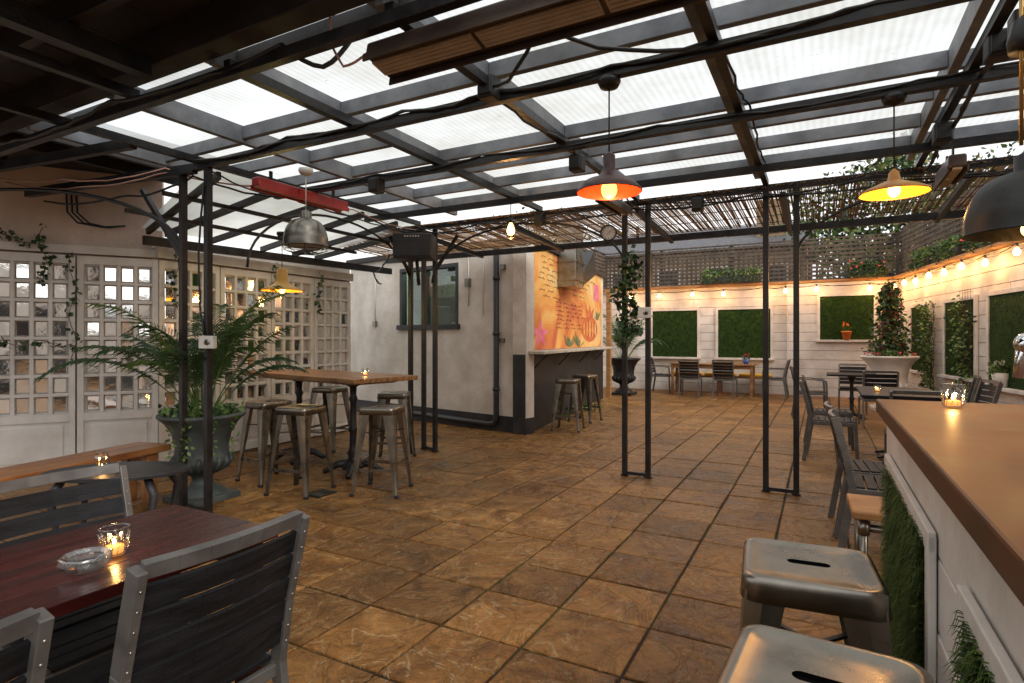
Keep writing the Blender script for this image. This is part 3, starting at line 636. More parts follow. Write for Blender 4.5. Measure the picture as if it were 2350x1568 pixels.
# ------------------------------------------------------------ lamps
def pendant(name,loc,prof,mo,mi,ztop,extra=None,e=12,col=(1,.5,.15),bulbm=None,rose=M['steel'],cordm=None,bs=.035,cr=.004,drop=.05):
    o=Obj(name); o.lathe('shade',mo,prof,n=40)
    o.lathe('shade_lining',mi,[(max(.001,r-.004),z-.003) for r,z in prof],n=40)
    H=ztop-loc[2]; zt=prof[-1][1]
    o.cyl('cord',cordm or M['cable'],(0,0,zt),(0,0,H),cr)
    o.lathe('ceiling_rose',rose,[(.001,H),(.055,H),(.058,H-.02),(.045,H-.045),(.012,H-.055),(.001,H-.055)])
    if bulbm: o.ball('bulb',bulbm,(0,0,prof[0][1]+.012),bs,1.15)
    if extra: extra(o)
    em=o.make(loc)
    if e: light('lamp_glow',(0,0,prof[0][1]-bs*1.15-drop),e,col,.03,em)
    return em
def dome(R0,h,neck=.03): 
    pr=[(R0,0),(R0*.985,.012)]
    for k in range(1,9):
        a=k/9*math.pi/2; pr.append((neck+(R0-neck)*math.cos(a)**.8,.012+h*math.sin(a)))
    pr+= [(neck,h+.02),(neck,h+.07),(neck*.4,h+.085),(.004,h+.09)]; return pr
def cone(R0,h,neck=.03):
    return [(R0,0),(R0*.98,.01),(R0*.72,.04+h*.12),(R0*.45,h*.45),(neck*1.3,h*.85),(neck,h),(neck,h+.06),(neck*.5,h+.075),(.004,h+.08)]
pendant('pendant_lamp',(-.93,2.75,2.08),cone(.162,.12),M['maroon'],M['inred'],2.645,e=8,col=(1,.45,.14),bulbm=M['bulbO'],bs=.04)
pendant('pendant_lamp',(.34,3.66,2.125),[(.165,0),(.163,.008),(.12,.03),(.06,.055),(.03,.07),(.024,.11),(.004,.13)],M['yelr'],M['inW'],2.645,e=8,col=(1,.58,.2),bulbm=M['bulbH'],bs=.03)
def cage(o):
    for k in range(8):
        a=k*math.pi/4
        o.tube('wire_guard',M['iron'],[(.175*math.cos(a)*c,.175*math.sin(a)*c,z) for c,z in((1,-.002),(.95,-.035),(.6,-.06),(0.05,-.065))],.003,4)
    for r,z in((.175,-.01),(.16,-.035),(.10,-.06)): o.tube('guard_rings',M['iron'],[(r*math.cos(t*.2618),r*math.sin(t*.2618),z) for t in range(25)],.003,4)
pendant('industrial_pendant_lamp',(-3.66,3.3,2.10),dome(.175,.20,.045),M['galv'],M['plasticw'],2.72,extra=cage,e=0,rose=M['plasticw'],cordm=M['plasticw'])
pendant('yellow_pendant_lamp',(-5.13,4.3,1.87),[(.215,0),(.21,.012),(.13,.05),(.08,.08),(.062,.11),(.055,.23),(.03,.245),(.004,.25)],M['yel'],M['inW'],2.50,e=7,col=(1,.75,.25),bulbm=M['bulbH'])
def rod(o):
    for dx in(-.02,.02): o.cyl('brass_rods',M['brass'],(dx,0,.30),(dx,0,1.2),.006)
    o.lathe('rod_collar',M['iron'],[(.001,.62),(.055,.62),(.06,.66),(.045,.72),(.02,.74),(.001,.75)])
pendant('black_pendant_lamp',(.62,2.55,1.71),dome(.18,.19,.04),M['iron'],M['iron'],2.64,extra=rod,e=1.3,bulbm=M['bulbH'],cordm=M['brass'],cr=.008,bs=.022)
fb=Obj('hanging_filament_bulb'); fb.cyl('cord',M['cable'],(0,0,.09),(0,0,.26),.004); fb.cyl('holder',M['iron'],(0,0,.04),(0,0,.09),.02); fb.lathe('bulb',M['bulbH'],[(.012,.04),(.022,.02),(.036,-.02),(.038,-.045),(.027,-.07),(.001,-.08)])
for i in range(6):
    a=i*1.047; fb.tube('cage',M['iron'],[(.02*math.cos(a),.02*math.sin(a),.05),(.055*math.cos(a),.055*math.sin(a),-.03),(.045*math.cos(a),.045*math.sin(a),-.09),(.004*math.cos(a),.004*math.sin(a),-.115)],.002,4)
em=fb.make((-2.62,4.85,2.42)); light('lamp_glow',(0,0,-.13),10,(1,.5,.18),.03,em)
def heater(name,loc,L,w,h,mo,mi,rz,rx=0):
    o=Obj(name); o.box('casing',mo,(L/2,0,0),(L,w,h),bevel=.012)
    n=max(2,int(L/.5))
    for i in range(n): 
        o.box('elements',mi,((i+.5)*L/n,0,-h/2-.004),(L/n-.02,w*.55,.014),bevel=.004)
        for q in(-.2,-.07,.07,.2): o.box('element_ribs',mi,((i+.5)*L/n,w*q,-h/2-.012),(L/n-.04,w*.06,.006))
    o.box('reflector_edges',mo,(L/2,w/2+.004,-h/2-.008),(L,.008,.035)); o.box('reflector_edges',mo,(L/2,-w/2-.004,-h/2-.008),(L,.008,.035))
    for x in(.15,L-.15): o.beam('brackets',M['iron'],(x,0,h/2),(x,0,h/2+.08),.03,.01)
    o.make(loc,rz,rx=rx)
heater('patio_heater',(-1.76,2.0,2.60),1.6,.17,.07,M['brownm'],M['ceramic'],0,-.2)
heater('patio_heater',(-3.95,3.05,2.60),.98,.09,.07,M['redp'],M['ceramic'],RAD(90))
heater('patio_heater',(-1.62,4.6,2.56),.7,.10,.06,M['brownm'],M['ceramic'],RAD(90))
heater('patio_heater',(.72,4.3,2.42),.5,.09,.08,M['brownm'],M['ceramic'],RAD(90))
sp=Obj('loudspeaker'); sp.box('cabinet',M['blackp'],(0,0,0),(.44,.26,.28),bevel=.015); sp.box('grille',M['cable'],(0,-.135,-.02),(.41,.012,.19),bevel=.01)
for i in range(6): sp.box('plain_mark',M['plasticw'],(-.08+i*.03,-.136,.105),(.014,.006,.014))
sp.cyl('bracket',M['steel'],(0,.1,-.13),(0,.2,-.4),.02)
sp.make((-4.0,5.15,2.37),RAD(25))
th=Obj('wall_thermometer'); th.tube('rim',M['iron'],[(.075*math.cos(t*.2618),0,.075*math.sin(t*.2618)) for t in range(25)],.008)
th.add('dial',M['plasticw'],[(.074*math.cos(t*.2618),.002,.074*math.sin(t*.2618)) for t in range(24)],[tuple(range(24))])
for t in range(12): 
    a=t*.5236; th.beam('ticks',M['ink'],(.05*math.cos(a),-.001,.05*math.sin(a)),(.064*math.cos(a),-.001,.064*math.sin(a)),.004,.002,up=(0,1,0))
th.beam('hand',M['redp'],(-.02,-.004,-.02),(.035,-.004,.03),.004,.002,up=(0,1,0))
th.make((-1.84,5.42,2.39),RAD(20))
sb=Obj('switch_box'); sb.box('box',M['plasticw'],(0,0,0),(.11,.06,.095),bevel=.006); sb.cyl('knob_ring',M['galv'],(.01,-.03,0),(.01,-.036,0),.022); sb.cyl('knob',M['cable'],(.01,-.034,0),(.01,-.042,0),.010)
sb.make((-4.02,2.70,1.325),RAD(28)); sb.make((-1.49,5.45,1.60),RAD(15),1.1)

# ------------------------------------------------------------ furniture
st=Obj('metal_bar_stool')
def rsq(h,r,n=8):
    pts=[]
    for cx,cy,a0 in((h-r,h-r,0),(-h+r,h-r,90),(-h+r,-h+r,180),(h-r,-h+r,270)):
        for k in range(n): a=RAD(a0+90*k/(n-1)); pts.append((cx+r*math.cos(a),cy+r*math.sin(a)))
    return pts
rings=[]; n4=32
def slot(g=0):
    out=[]
    for q,cx in((0,.036),(1,-.036),(2,-.036),(3,.036)):
        for k in range(8):
            a=RAD(90*q+90*k/7); out.append((cx+(.0155+g)*math.cos(a),(.0155+g)*math.sin(a)))
    return out
for pts,z in((slot(0),.7478),([(x*.55,y*.55) for x,y in rsq(.15,.05)],.748),([(x*.86,y*.86) for x,y in rsq(.152,.045)],.748),([(x*.90,y*.90) for x,y in rsq(.152,.045)],.7515),(rsq(.148,.043),.752),(rsq(.156,.045),.7495),(rsq(.1605,.045),.743),(rsq(.162,.045),.730),(rsq(.165,.045),.690),(rsq(.162,.044),.690),(rsq(.157,.044),.738)):
    rings.append([(x,y,z) for x,y in pts])
vs=[v for r in rings for v in r]; fs=[]
for i in range(len(rings)-1):
    for j in range(n4): a=i*n4+j;b=i*n4+(j+1)%n4; fs.append((a,b,b+n4,a+n4))
st.add('seat',M['galv'],vs,fs,smooth=True)
st.add('handle_slot',M['void'],[(x,y,.7476) for x,y in slot(0)]+[(x,y,.738) for x,y in slot(.001)],[(j,(j+1)%n4,n4+(j+1)%n4,n4+j) for j in range(n4)]+[tuple(range(n4,2*n4))])  # black cap just under the seat surface, stands in for shade in the hole
st.box('added_shade_plate',M['iron'],(0,0,.712),(.20,.12,.004))  # dark plate added below the seat to make the hole look shaded
for sx in(-1,1):
    for sy in(-1,1):
        top=V((sx*.152,sy*.152,.715)); bot=V((sx*.205,sy*.205,.012))
        for ax in(0,1):
            wt,wb=.095,.030; t=.004
            d=V((-sx,0,0)) if ax==0 else V((0,-sy,0)); nn=V((0,-sy,0)) if ax==0 else V((-sx,0,0))
            q=[]
            for k in range(7):
                f=k/6; c=top.lerp(bot,f); w=wt*(1-f)**1.3+wb*(1-(1-f)**1.3); q.append((c,c+d*w*.5+V((sx,sy,0))*.004,c+d*w))
            vs=[];fs=[]
            for a,mm,b in q: vs+=[a,mm,b,b+nn*t,mm+nn*t,a+nn*t]
            for k in range(6):
                o_=k*6
                for e_ in range(6): fs.append((o_+e_,o_+(e_+1)%6,o_+6+(e_+1)%6,o_+6+e_))
            st.add('legs',M['galv'],vs,fs)
        st.box('feet',M['cable'],(sx*.198,sy*.198,.012),(.035,.035,.024),bevel=.004)
def lg(z,sx,sy): f=(.715-z)/.703; c=.150+.055*f-.012; return V((sx*c,sy*c,z))
for (a,b) in(((1,1),(-1,1)),((1,-1),(-1,-1))): st.beam('rungs',M['galv'],lg(.22,*a),lg(.22,*b),.006,.026)
for (a,b) in(((1,1),(1,-1)),((-1,1),(-1,-1))): st.beam('rungs',M['galv'],lg(.27,*a),lg(.27,*b),.006,.026)
st.beam('cross_brace',M['iron'],lg(.53,1,1),lg(.53,-1,-1),.014,.008); st.beam('cross_brace',M['iron'],lg(.54,1,-1),lg(.54,-1,1),.014,.008)
for p,rz in(((-.03,1.71),5),((.005,1.13),-4),((-4.02,3.57),12),((-3.40,3.92),20),((-4.62,3.72),-8),((-4.15,4.98),30),((-5.3,5.15),10),((-3.28,7.85),10),((-3.40,8.85),-6)): st.make((*p,.01),RAD(rz))

def chair(arms):
    c=Obj('slatted_armchair' if arms else 'slatted_chair'); A=M['alu']; K=M['slat']
    for s in(-1,1):
        x=s*.215
        c.poly('frame',A,[(x,-.285,0),(x,-.245,.25),(x,-.215,.44),(x,-.245,.62),(x,-.31,.86)],.024,.042,up=(0,1,0),bevel=.004)
        c.poly('frame',A,[(x,.225,0),(x,.205,.44)],.024,.035,up=(0,1,0),bevel=.004)
        c.beam('frame',A,(x,-.215,.425),(x,.205,.425),.022,.04,bevel=.003)
        for k in range(8):
            z=.50+k*.045; y=-.215-.03*(z-.44)/.18 if z<.62 else -.245-.065*(z-.62)/.24
            c.ball('rivets',M['rivet'],(x,y-.021,z),.0034,n=5)
            c.ball('rivets',M['rivet'],(x,y+.021,z),.0034,n=5)
        if arms:
            c.poly('arms',A,[(x,-.25,.66),(x,.0,.665),(x,.20,.64)],.045,.02,bevel=.004); c.poly('arms',A,[(x,.215,.42),(x,.20,.64)],.024,.03,up=(0,1,0),bevel=.003)
    def cur(z,y,hh,th,mm,pn):
        pts=[(-.205+.41*k/6, y-.022*math.sin(math.pi*k/6), z) for k in range(7)]
        up=V((0,-.26,1)).normalized() if z>.6 else V((0,-.16,1)).normalized()
        for a,b in zip(pts[:-1],pts[1:]): c.beam(pn,mm,a,b,th,hh,up=up)
    cur(.855,-.307,.035,.022,A,'top_rail')
    for i in range(5):
        z=.525+i*.066; y=-.228-.10*max(0,(z-.5))*.85/.36*.9
        cur(z,y,.058,.012,K,'back_slats')
    for i in range(7): c.box('seat_slats',K,(0,-.175+i*.061,.447-(.006 if i==3 else 0)),(.405,.053,.014),bevel=.003)
    c.beam('frame',A,(-.205,.19,.415),(.205,.19,.415),.02,.035); c.beam('frame',A,(-.205,-.21,.415),(.205,-.21,.415),.02,.035)
    return c
ch=chair(False); ca_=chair(True)
def pc_(c,x,y,rz): c.make((x,y,.01),RAD(rz))
pc_(ch,-1.56,.90,90); pc_(ch,-1.50,.27,92); pc_(ch,-2.03,.99,-92); pc_(ch,-2.03,.40,-90)
pc_(ch,.38,4.22,-90); pc_(ch,.36,4.74,-86); pc_(ch,.12,7.3,-92); pc_(ch,.10,8.2,-88); pc_(ch,.78,6.62,0)
pc_(ca_,-.15,11.0,-85); pc_(ch,.75,10.35,4); pc_(ch,.5,12.2,178); pc_(ch,1.38,8.2,100); pc_(ch,1.42,9.15,84)
pc_(ch,-2.70,13.85,2); pc_(ch,-1.93,13.85,-3); pc_(ca_,-3.5,14.45,-88); pc_(ca_,-.95,14.35,88)

def dtable(name,loc,wx,wy,mt,rz=0,ped=True,h=.75,th=.03):
    t=Obj(name)
    if ped: t.box('top',mt,(0,0,h-th/2),(wx,wy,th),bevel=.006)
    else:
        n=4 if wx<wy else 1
        for i in range(n): t.box('top',mt,((-wx/2+wx/n*(i+.5)) if n>1 else 0,0,h-th/2),(wx/n-.0012,wy,th),bevel=.002)
    if ped:
        t.lathe('pedestal',M['iron'],[(.001,.06),(.09,.06),(.05,.10),(.03,.14),(.032,.3),(.045,.33),(.03,.36),(.028,.6),(.06,h-.06),(.12,h-th-.002)])
        for k in range(4):
            a=k*math.pi/2+.785; t.beam('feet',M['iron'],(0,0,.08),(.27*math.cos(a),.27*math.sin(a),.02),.05,.05,.04,.025,bevel=.005)
    else:
        for sx in(-1,1):
            for sy in(-1,1): t.box('legs',mt,(sx*(wx/2-.06),sy*(wy/2-.06),(h-th)/2),(.06,.06,h-th),bevel=.004)
        for sy in(-1,1): t.box('apron',mt,(0,sy*(wy/2-.06),h-th-.045),(wx-.18,.02,.08))
    t.make(loc,rz)
dtable('dark_red_table',(-1.765,.48,.01),.54,1.52,M['red_table'],0,False)
dtable('cafe_table',(.85,4.5,.01),.65,.8,M['slat']); dtable('cafe_table',(.75,7.75,.01),.75,1.35,M['slat']); dtable('cafe_table',(.45,11.3,.01),.75,.75,M['slat'])
dtable('dining_table',(-2.3,14.42,.01),1.9,.6,M['plank'],0,False)
wb=Obj('cushioned_bench'); wb.box('seat',M['plank'],(0,0,.42),(2.3,.36,.05),bevel=.005)
for x in(-.8,0,.8): wb.box('cushions',M['cushion'],(x,0,.475),(.72,.35,.07),bevel=.03)
for x in(-1.0,0,1.0): wb.box('legs',M['plank'],(x,0,.2),(.06,.3,.4))
wb.make((-2.2,14.98,0))
hi=Obj('high_bar_table')
for i in range(4): hi.box('plank_top',M['plank'],(0,-.285+i*.19,.955),(2.08+U(-.01,.01),.184,.045),bevel=.006)
hi.box('end_battens',M['plank'],(0,0,.918),(1.7,.5,.025))
for x in(-.5,.5):
    hi.lathe('pedestals',M['iron'],[(.001,.05),(.11,.05),(.12,.08),(.06,.13),(.045,.16),(.06,.2),(.04,.24),(.034,.40),(.05,.43),(.034,.46),(.030,.70),(.045,.74),(.03,.78),(.035,.86),(.12,.905)],(x,0,0),24)
    for k in range(4):
        a=k*math.pi/2+.785; hi.tube('claw_feet',M['iron'],[(x+.05*math.cos(a),.05*math.sin(a),.10),(x+.16*math.cos(a),.16*math.sin(a),.085),(x+.25*math.cos(a),.25*math.sin(a),.035),(x+.29*math.cos(a),.29*math.sin(a),.02)],[.045,.035,.03,.025],8)
hi.make((-4.62,4.42,.01),math.atan2(-.19,.98))
be=Obj('timber_bench')
for i in range(2): be.box('seat_planks',M['benchw'],(-.09+i*.18,0,.43),(.172,1.9,.055),bevel=.006)
for y in(-.8,.8):
    be.box('legs',M['benchw'],(-.11,y,.2),(.08,.09,.40),bevel=.006); be.box('legs',M['benchw'],(.11,y,.2),(.08,.09,.40),bevel=.006); be.box('rails',M['benchw'],(0,y,.33),(.14,.06,.08))
be.make((-4.80,1.95,.01),RAD(12))
ov=Obj('oval_side_table')
pts=[(.44*math.cos(a*.1963),.27*math.sin(a*.1963)) for a in range(32)]
ov.add('top',M['blackp'],[(x,y,.47) for x,y in pts]+[(x,y,.495) for x,y in pts],[tuple(range(31,-1,-1)),tuple(range(32,64))]+[(i,(i+1)%32,32+(i+1)%32,32+i) for i in range(32)],bevel=.004)
for sx in(-1,1):
    for sy in(-1,1): ov.tube('cabriole_legs',M['blackp'],[(sx*.25,sy*.13,.47),(sx*.31,sy*.17,.36),(sx*.28,sy*.15,.18),(sx*.31,sy*.17,.05),(sx*.34,sy*.19,.03)],[.025,.028,.016,.013,.02],8)
ov.make((-4.13,2.13,-.015),RAD(35))
def candle(loc,r=.033,h=.07,jar=False,e=.5):
    c=Obj('candle_jar' if jar else 'tealight_glass')
    if jar: prof=[(.001,.004),(r,.004),(r*1.1,.02),(r*1.1,h*.7),(r*.8,h*.85),(r*.85,h)]
    else: prof=[(.001,.002),(r*.80,.002),(r*.84,.012),(r*.93,h*.5),(r*1.02,h*.9),(r*1.05,h)]
    c.lathe('glass',M['glass'],prof,n=12,smooth=False); c.lathe('rim',M['glass'],[(r*(.85 if jar else 1.05)-.003,h-.004),(r*(.85 if jar else 1.05)+.001,h),(r*(.85 if jar else 1.05)-.004,h+.001)],n=12)
    if not jar:
        for k in range(12):
            a=k*math.pi/6+.26; c.tube('cut_facets',M['glass'],[(r*.86*math.cos(a),r*.86*math.sin(a),.008),(r*1.0*math.cos(a+.26),r*1.0*math.sin(a+.26),h*.8)],.0018,4)
    c.cyl('wax',M['wax'],(0,0,.006),(0,0,.024),r*.62); c.lathe('flame',M['flame'],[(.001,.026),(.0045,.032),(.004,.038),(.001,.048)],n=8)
    em=c.make(loc); light('candle_glow',(0,0,h*.55),e,(1,.48,.14),.008,em)
candle((-1.70,.87,.762),.036,.075,e=.7); candle((.42,2.60,1.102),.036,.085,e=1.2); candle((-4.15,2.05,.482),.04,.13,True,.8)
candle((-3.95,4.3,.99),e=.7); candle((.55,7.6,.762),e=.5)
at=Obj('glass_ashtray'); at.lathe('dish',M['glass'],[(.001,.003),(.045,.003),(.058,.02),(.055,.038),(.05,.04),(.042,.03),(.038,.012),(.001,.010)],n=10,smooth=False); at.lathe('rim',M['glass'],[(.056,.022),(.0585,.037),(.052,.0395)],n=10)
at.make((-1.655,.78,.762))
ps=Obj('wooden_top_stool'); ps.box('seat',M['ledge'],(0,0,.475),(.50,.36,.035),bevel=.008)
for sx in(-1,1):
    for sy in(-1,1): ps.cyl('pipe_legs',M['galv'],(sx*.20,sy*.13,.455),(sx*.20,sy*.13,0),.018); ps.cyl('fittings',M['galv'],(sx*.20,sy*.13,.44),(sx*.20,sy*.13,.38),.026); ps.cyl('fittings',M['galv'],(sx*.20,sy*.13,.16),(sx*.20,sy*.13,.10),.025)
for sx in(-1,1): ps.cyl('pipe_rails',M['galv'],(sx*.20,-.13,.41),(sx*.20,.13,.41),.018); ps.cyl('pipe_rails',M['galv'],(sx*.20,-.13,.13),(sx*.20,.13,.13),.016)
for sy in(-1,1): ps.cyl('pipe_rails',M['galv'],(-.20,sy*.13,.41),(.20,sy*.13,.41),.018)
ps.make((.38,3.38,.02),RAD(2),1.03)
# ------------------------------------------------------------ bar counter
bc=Obj('bar_counter')
bc.b2('counter_top',M['bartop'],(.20,-1.5,1.045),(.98,2.84,1.10),bevel=.006)
z=.0
while z<1.04:
    h=min(.17,1.043-z)
    bc.b2('front_boards',M['white'],(.232+U(0,.003),-1.5,z+.003),(.26,2.80,z+h-.003),bevel=.003); bc.b2('end_boards',M['white'],(.262,2.772,z+.003),(.95,2.80,z+h-.003),bevel=.003); z+=h
bc.b2('carcass',M['dark'],(.262,-1.48,0.01),(.94,2.76,1.04))
for a,b in((1.66,2.58),(.30,1.24),(-1.0,-.1)):
    bc.b2('panel_frames',M['white'],(.214,a-.05,.10),(.231,a,.90),bevel=.003); bc.b2('panel_frames',M['white'],(.214,b,.10),(.231,b+.05,.90),bevel=.003); bc.b2('panel_frames',M['white'],(.213,a-.05,.86),(.230,b+.05,.91),bevel=.003)
    bc.b2('turf_backing',M['grassA'],(.226,a,.04),(.2315,b,.86))
    for mm,pn,nn in((M['grassA'],'turf_blades',6000),(M['grassB'],'turf_tips',4500),(M['grassC'],'turf_straw',700)):
        vs=[];fs=[]
        for i in range(nn):
            y=U(a,b);zz=U(.05,.88);k=len(vs); dy=U(-.025,.025);dz=U(-.045,.0); w=.0026
            xx=.226-U(.01,.042); mid=((.226+xx)/2-.006,y+dy*.3,zz+.004)
            vs+=[(.226,y-w,zz),(.226,y+w,zz),(mid[0],mid[1]+w,mid[2]),(mid[0],mid[1]-w,mid[2]),(xx,y+dy,zz+dz)]; fs+=[(k,k+1,k+2,k+3),(k+3,k+2,k+4)]
        bc.add(pn,mm,vs,fs)
bc.make()
tp=Obj('beer_tap'); tp.cyl('column',M['chrome'],(0,0,0),(0,0,.30),.03); tp.lathe('base',M['chrome'],[(.001,0),(.06,0),(.06,.012),(.03,.03)]); tp.tube('spout',M['chrome'],[(0,0,.235),(-.08,.0,.235),(-.11,0,.22),(-.115,0,.15)],.016,12); tp.ball('font_end',M['chrome'],(-.10,0,.237),.03); tp.cyl('handle',M['cable'],(-.07,0,.25),(-.085,0,.38),.012,.018)
tp.make((.56,1.90,1.10),RAD(0))

# ------------------------------------------------------------ plants
urn_prof=[(.18,.05),(.17,.08),(.10,.12),(.075,.17),(.085,.20),(.12,.23),(.20,.29),(.225,.34),(.205,.38),(.20,.44),(.225,.56),(.28,.65),(.325,.69),(.335,.70),(.33,.72),(.29,.72),(.27,.66)]
def urn(o,m):
    o.box('plinth',m,(0,0,.025),(.42,.42,.05),bevel=.006); o.lathe('urn',m,urn_prof,n=36)
    for k in range(18):
        a=k*math.pi/9; o.tube('gadroons',m,[(.125*math.cos(a),.125*math.sin(a),.235),(.19*math.cos(a),.19*math.sin(a),.275),(.226*math.cos(a),.226*math.sin(a),.33),(.21*math.cos(a),.21*math.sin(a),.37)],[.012,.02,.024,.012],6)
    o.add('soil',M['soil'],[(.28*math.cos(t*.2618),.28*math.sin(t*.2618),.67) for t in range(24)],[tuple(range(24))])
def palm(o,base,n,L,wl=.25,dmin=.030,dmax=.085):
    for i in range(n):
        az=i*2.4+U(-.3,.3); el=RAD(U(74,89)) if i%4 else RAD(U(52,68)); Ln=L*U(.6,1.1)
        p=V(base)+V((math.cos(az)*.05,math.sin(az)*.05,0)); pts=[p.copy()]; K=16
        drp=U(dmin,dmax)
        for k in range(K):
            d=V((math.cos(az)*math.cos(el),math.sin(az)*math.cos(el),math.sin(el))); p=p+d*(Ln/K); pts.append(p.copy()); el-=drp*(.3+k/K*2.4)
        o.tube('frond_stems',M['leafC'],pts[::2],[.007-.0006*j for j in range(len(pts[::2]))],5)
        vs=[];fs=[]
        for k in range(5,K+1):
            for sub in(0,.5):
                if k==K and sub: continue
                q=pts[k] if not sub else pts[k].lerp(pts[min(k+1,K)],.5)
                t=(pts[k]-pts[k-1]).normalized(); sd_=t.cross(V((0,0,1)))
                if sd_.length<.05: sd_=t.cross(V((math.cos(az),math.sin(az),0)))
                sd_.normalize()
                f=(k+sub-4)/(K-3); l=wl*(.5+.5*math.sin(min(1,f+.1)*math.pi))*U(.8,1.1)
                for s in(-1,1):
                    d=(t*.9+sd_*s*.7+V((0,0,.05))).normalized(); d2=(d+V((0,0,-U(.4,1.1)))).normalized(); w=(t*.6+V((0,0,.5))).normalized()*.0075
                    a=q;b=q+d*l*.5;c=b+d2*l*.5; j=len(vs)
                    vs+=[a-w*.4,a+w*.4,b+w,b-w,c]; fs+=[(j,j+1,j+2,j+3),(j+3,j+2,j+4)]
        pn=('fronds_dark','fronds','fronds_dark','fronds_light')[i%4]
        o.add(pn,{'fronds_dark':M['leafB'],'fronds':M['leafA'],'fronds_light':M['leafC']}[pn],vs,fs)
u=Obj('potted_palm'); urn(u,M['urn']); palm(u,(0,0,.66),30,1.22)
for i in range(500):
    a=U(0,6.28); r=.12+.2*R(); bb=R()<.5; leaf(u,'underplanting' if bb else 'underplanting_dark',M['leafC'] if bb else M['leafB'],(r*math.cos(a),r*math.sin(a),.68+U(0,.1)),U(.03,.06))
for s in range(5):
    a=U(-2.5,.4)
    for k in range(22): leaf(u,'trailing_ivy',M['leafC'],(.34*math.cos(a)+U(-.02,.02),.34*math.sin(a)+U(-.02,.02),.7-k*.016),U(.025,.05))
u.make((-4.57,3.02,.01))
u2=Obj('potted_palm'); urn(u2,M['iron']); palm(u2,(0,0,.66),20,1.1)
u2.make((-4.2,13.5,.01),0,1.22)
u3=Obj('potted_shrub'); urn(u3,M['urnw']); u3.cyl('stem',M['bark'],(0,0,.66),(0,0,1.3),.015)
cl=[(U(-.17,.17)*(1-k/26),U(-.17,.17)*(1-k/26),.78+k*.033) for k in range(26)]
for i in range(2600):
    c=random.choice(cl); h=(c[2]-.78)/.9; s=.085*(1-.55*h)
    r_=R(); m_,pn=('leafR','foliage_red') if r_<.18 else ('leafC','foliage_light') if r_<.36 else ('leafB','foliage_dark')
    leaf(u3,pn,M[m_],(c[0]+random.gauss(0,s),c[1]+random.gauss(0,s),c[2]+random.gauss(0,.04)),U(.035,.075))
for i in range(14): 
    a=U(0,6.28); c=(.27*math.cos(a),.27*math.sin(a),.72+U(0,.05)); [leaf(u3,'flowers',M['flower'],c,.03,asp=1) for _ in range(4)]
for i in range(300): a=U(0,6.28); leaf(u3,'foliage_light',M['leafC'],(.26*R()*math.cos(a),.26*R()*math.sin(a),.70+U(0,.09)),.05)
u3.make((1.12,12.85,.01),0,1.42)
def climber(name,loc,rz,W_,z0,z1,n,wire=True):
    c=Obj(name)
    if wire:
        x=-W_/2
        while x<=W_/2+.001: c.cyl('wire_mesh',M['iron'],(x,-.06,z0),(x,-.06,z1),.003,n=4); x+=.1
        z=z0
        while z<=z1: c.cyl('wire_mesh',M['iron'],(-W_/2,-.06,z),(W_/2,-.06,z),.003,n=4); z+=.1
    for s in range(6):
        x=U(-W_/3,W_/3); pts=[]; z=z0-.2; zt=z1-U(0,.5)
        while z<zt: pts.append((x,-.07,z)); x=max(-W_/2,min(W_/2,x+U(-.08,.08))); z+=.1
        c.tube('stems',M['bark'],pts,.005,5)
        for p in pts:
            for k in range(int(n*U(.4,1.3))): leaf(c,'foliage' if k%3 else 'foliage_dark',M['leafC'] if k%3 else M['leafB'],(p[0]+U(-.12,.12),p[1]-U(0,.16),p[2]+U(-.08,.08)),U(.04,.085))
    c.make(loc,rz)
climber('climbing_plant',rwp(2.1,.0,0),RWA,.5,.5,2.25,12,False)
climber('climbing_plant',rwp(3.55,.0,0),RWA,.45,.6,2.15,6)
pot=Obj('flower_pot'); pot.lathe('pot',M['orangepot'],[(.001,0),(.07,0),(.10,.16),(.11,.16),(.11,.19),(.095,.19),(.09,.15),(.001,.15)])
for i in range(70): leaf(pot,'leaves',M['leafC'],(U(-.08,.08),U(-.08,.08),U(.17,.29)),U(.04,.07))
for i in range(6):
    c=(U(-.07,.07),U(-.07,.07),U(.3,.38)); [leaf(pot,'flowers',M['orangepot'],c,.035,asp=1) for _ in range(6)]
pot.make((.5,15.13,1.335))
pw_=Obj('white_flower_pot'); pw_.lathe('pot',M['urnw'],[(.001,0),(.08,0),(.11,.2),(.10,.2),(.09,.17),(.001,.17)])
for i in range(150): leaf(pw_,'leaves',M['leafC'],(U(-.13,.13),U(-.1,.1),U(.17,.36)),U(.03,.07))
for i in range(8):
    c=(U(-.1,.1),U(-.08,.08),U(.3,.38)); [leaf(pw_,'flowers',M['urnw'],c,.035,asp=1) for _ in range(5)]
pw_.make(rwp(4.75,.08,.665))
pb=Obj('tabletop_flower_pot'); pb.lathe('pot',mat('blue_pot',(.03,.08,.3),(.05,.12,.4),rough=.3,bump=0),[(.001,0),(.05,0),(.08,.11),(.07,.11),(.001,.09)])
for i in range(60): leaf(pb,'leaves',M['leafB'],(U(-.07,.07),U(-.07,.07),U(.1,.2)),.05)
for i in range(10):
    c=(U(-.06,.06),U(-.06,.06),U(.18,.25)); [leaf(pb,'flowers',M['redp'],c,.035,asp=1) for _ in range(5)]
pb.make((-1.55,14.4,.762))
iv=Obj('hanging_ivy')
def ivy(pts,n=7,s=.05,spread=.03):
    iv.tube('stems',M['bark'],pts,.003,4)
    for a,b in zip(pts[:-1],pts[1:]):
        a=V(a);b=V(b)
        for k in range(n):
            q=a.lerp(b,R())+V((U(-1,1),U(-1,1),U(-1,1)))*spread
            g_=R()<.7
            leaf(iv,'leaves' if g_ else 'leaves_light',M['leafB'] if g_ else M['leafA'],q,U(.7,1.3)*s,asp=.85)
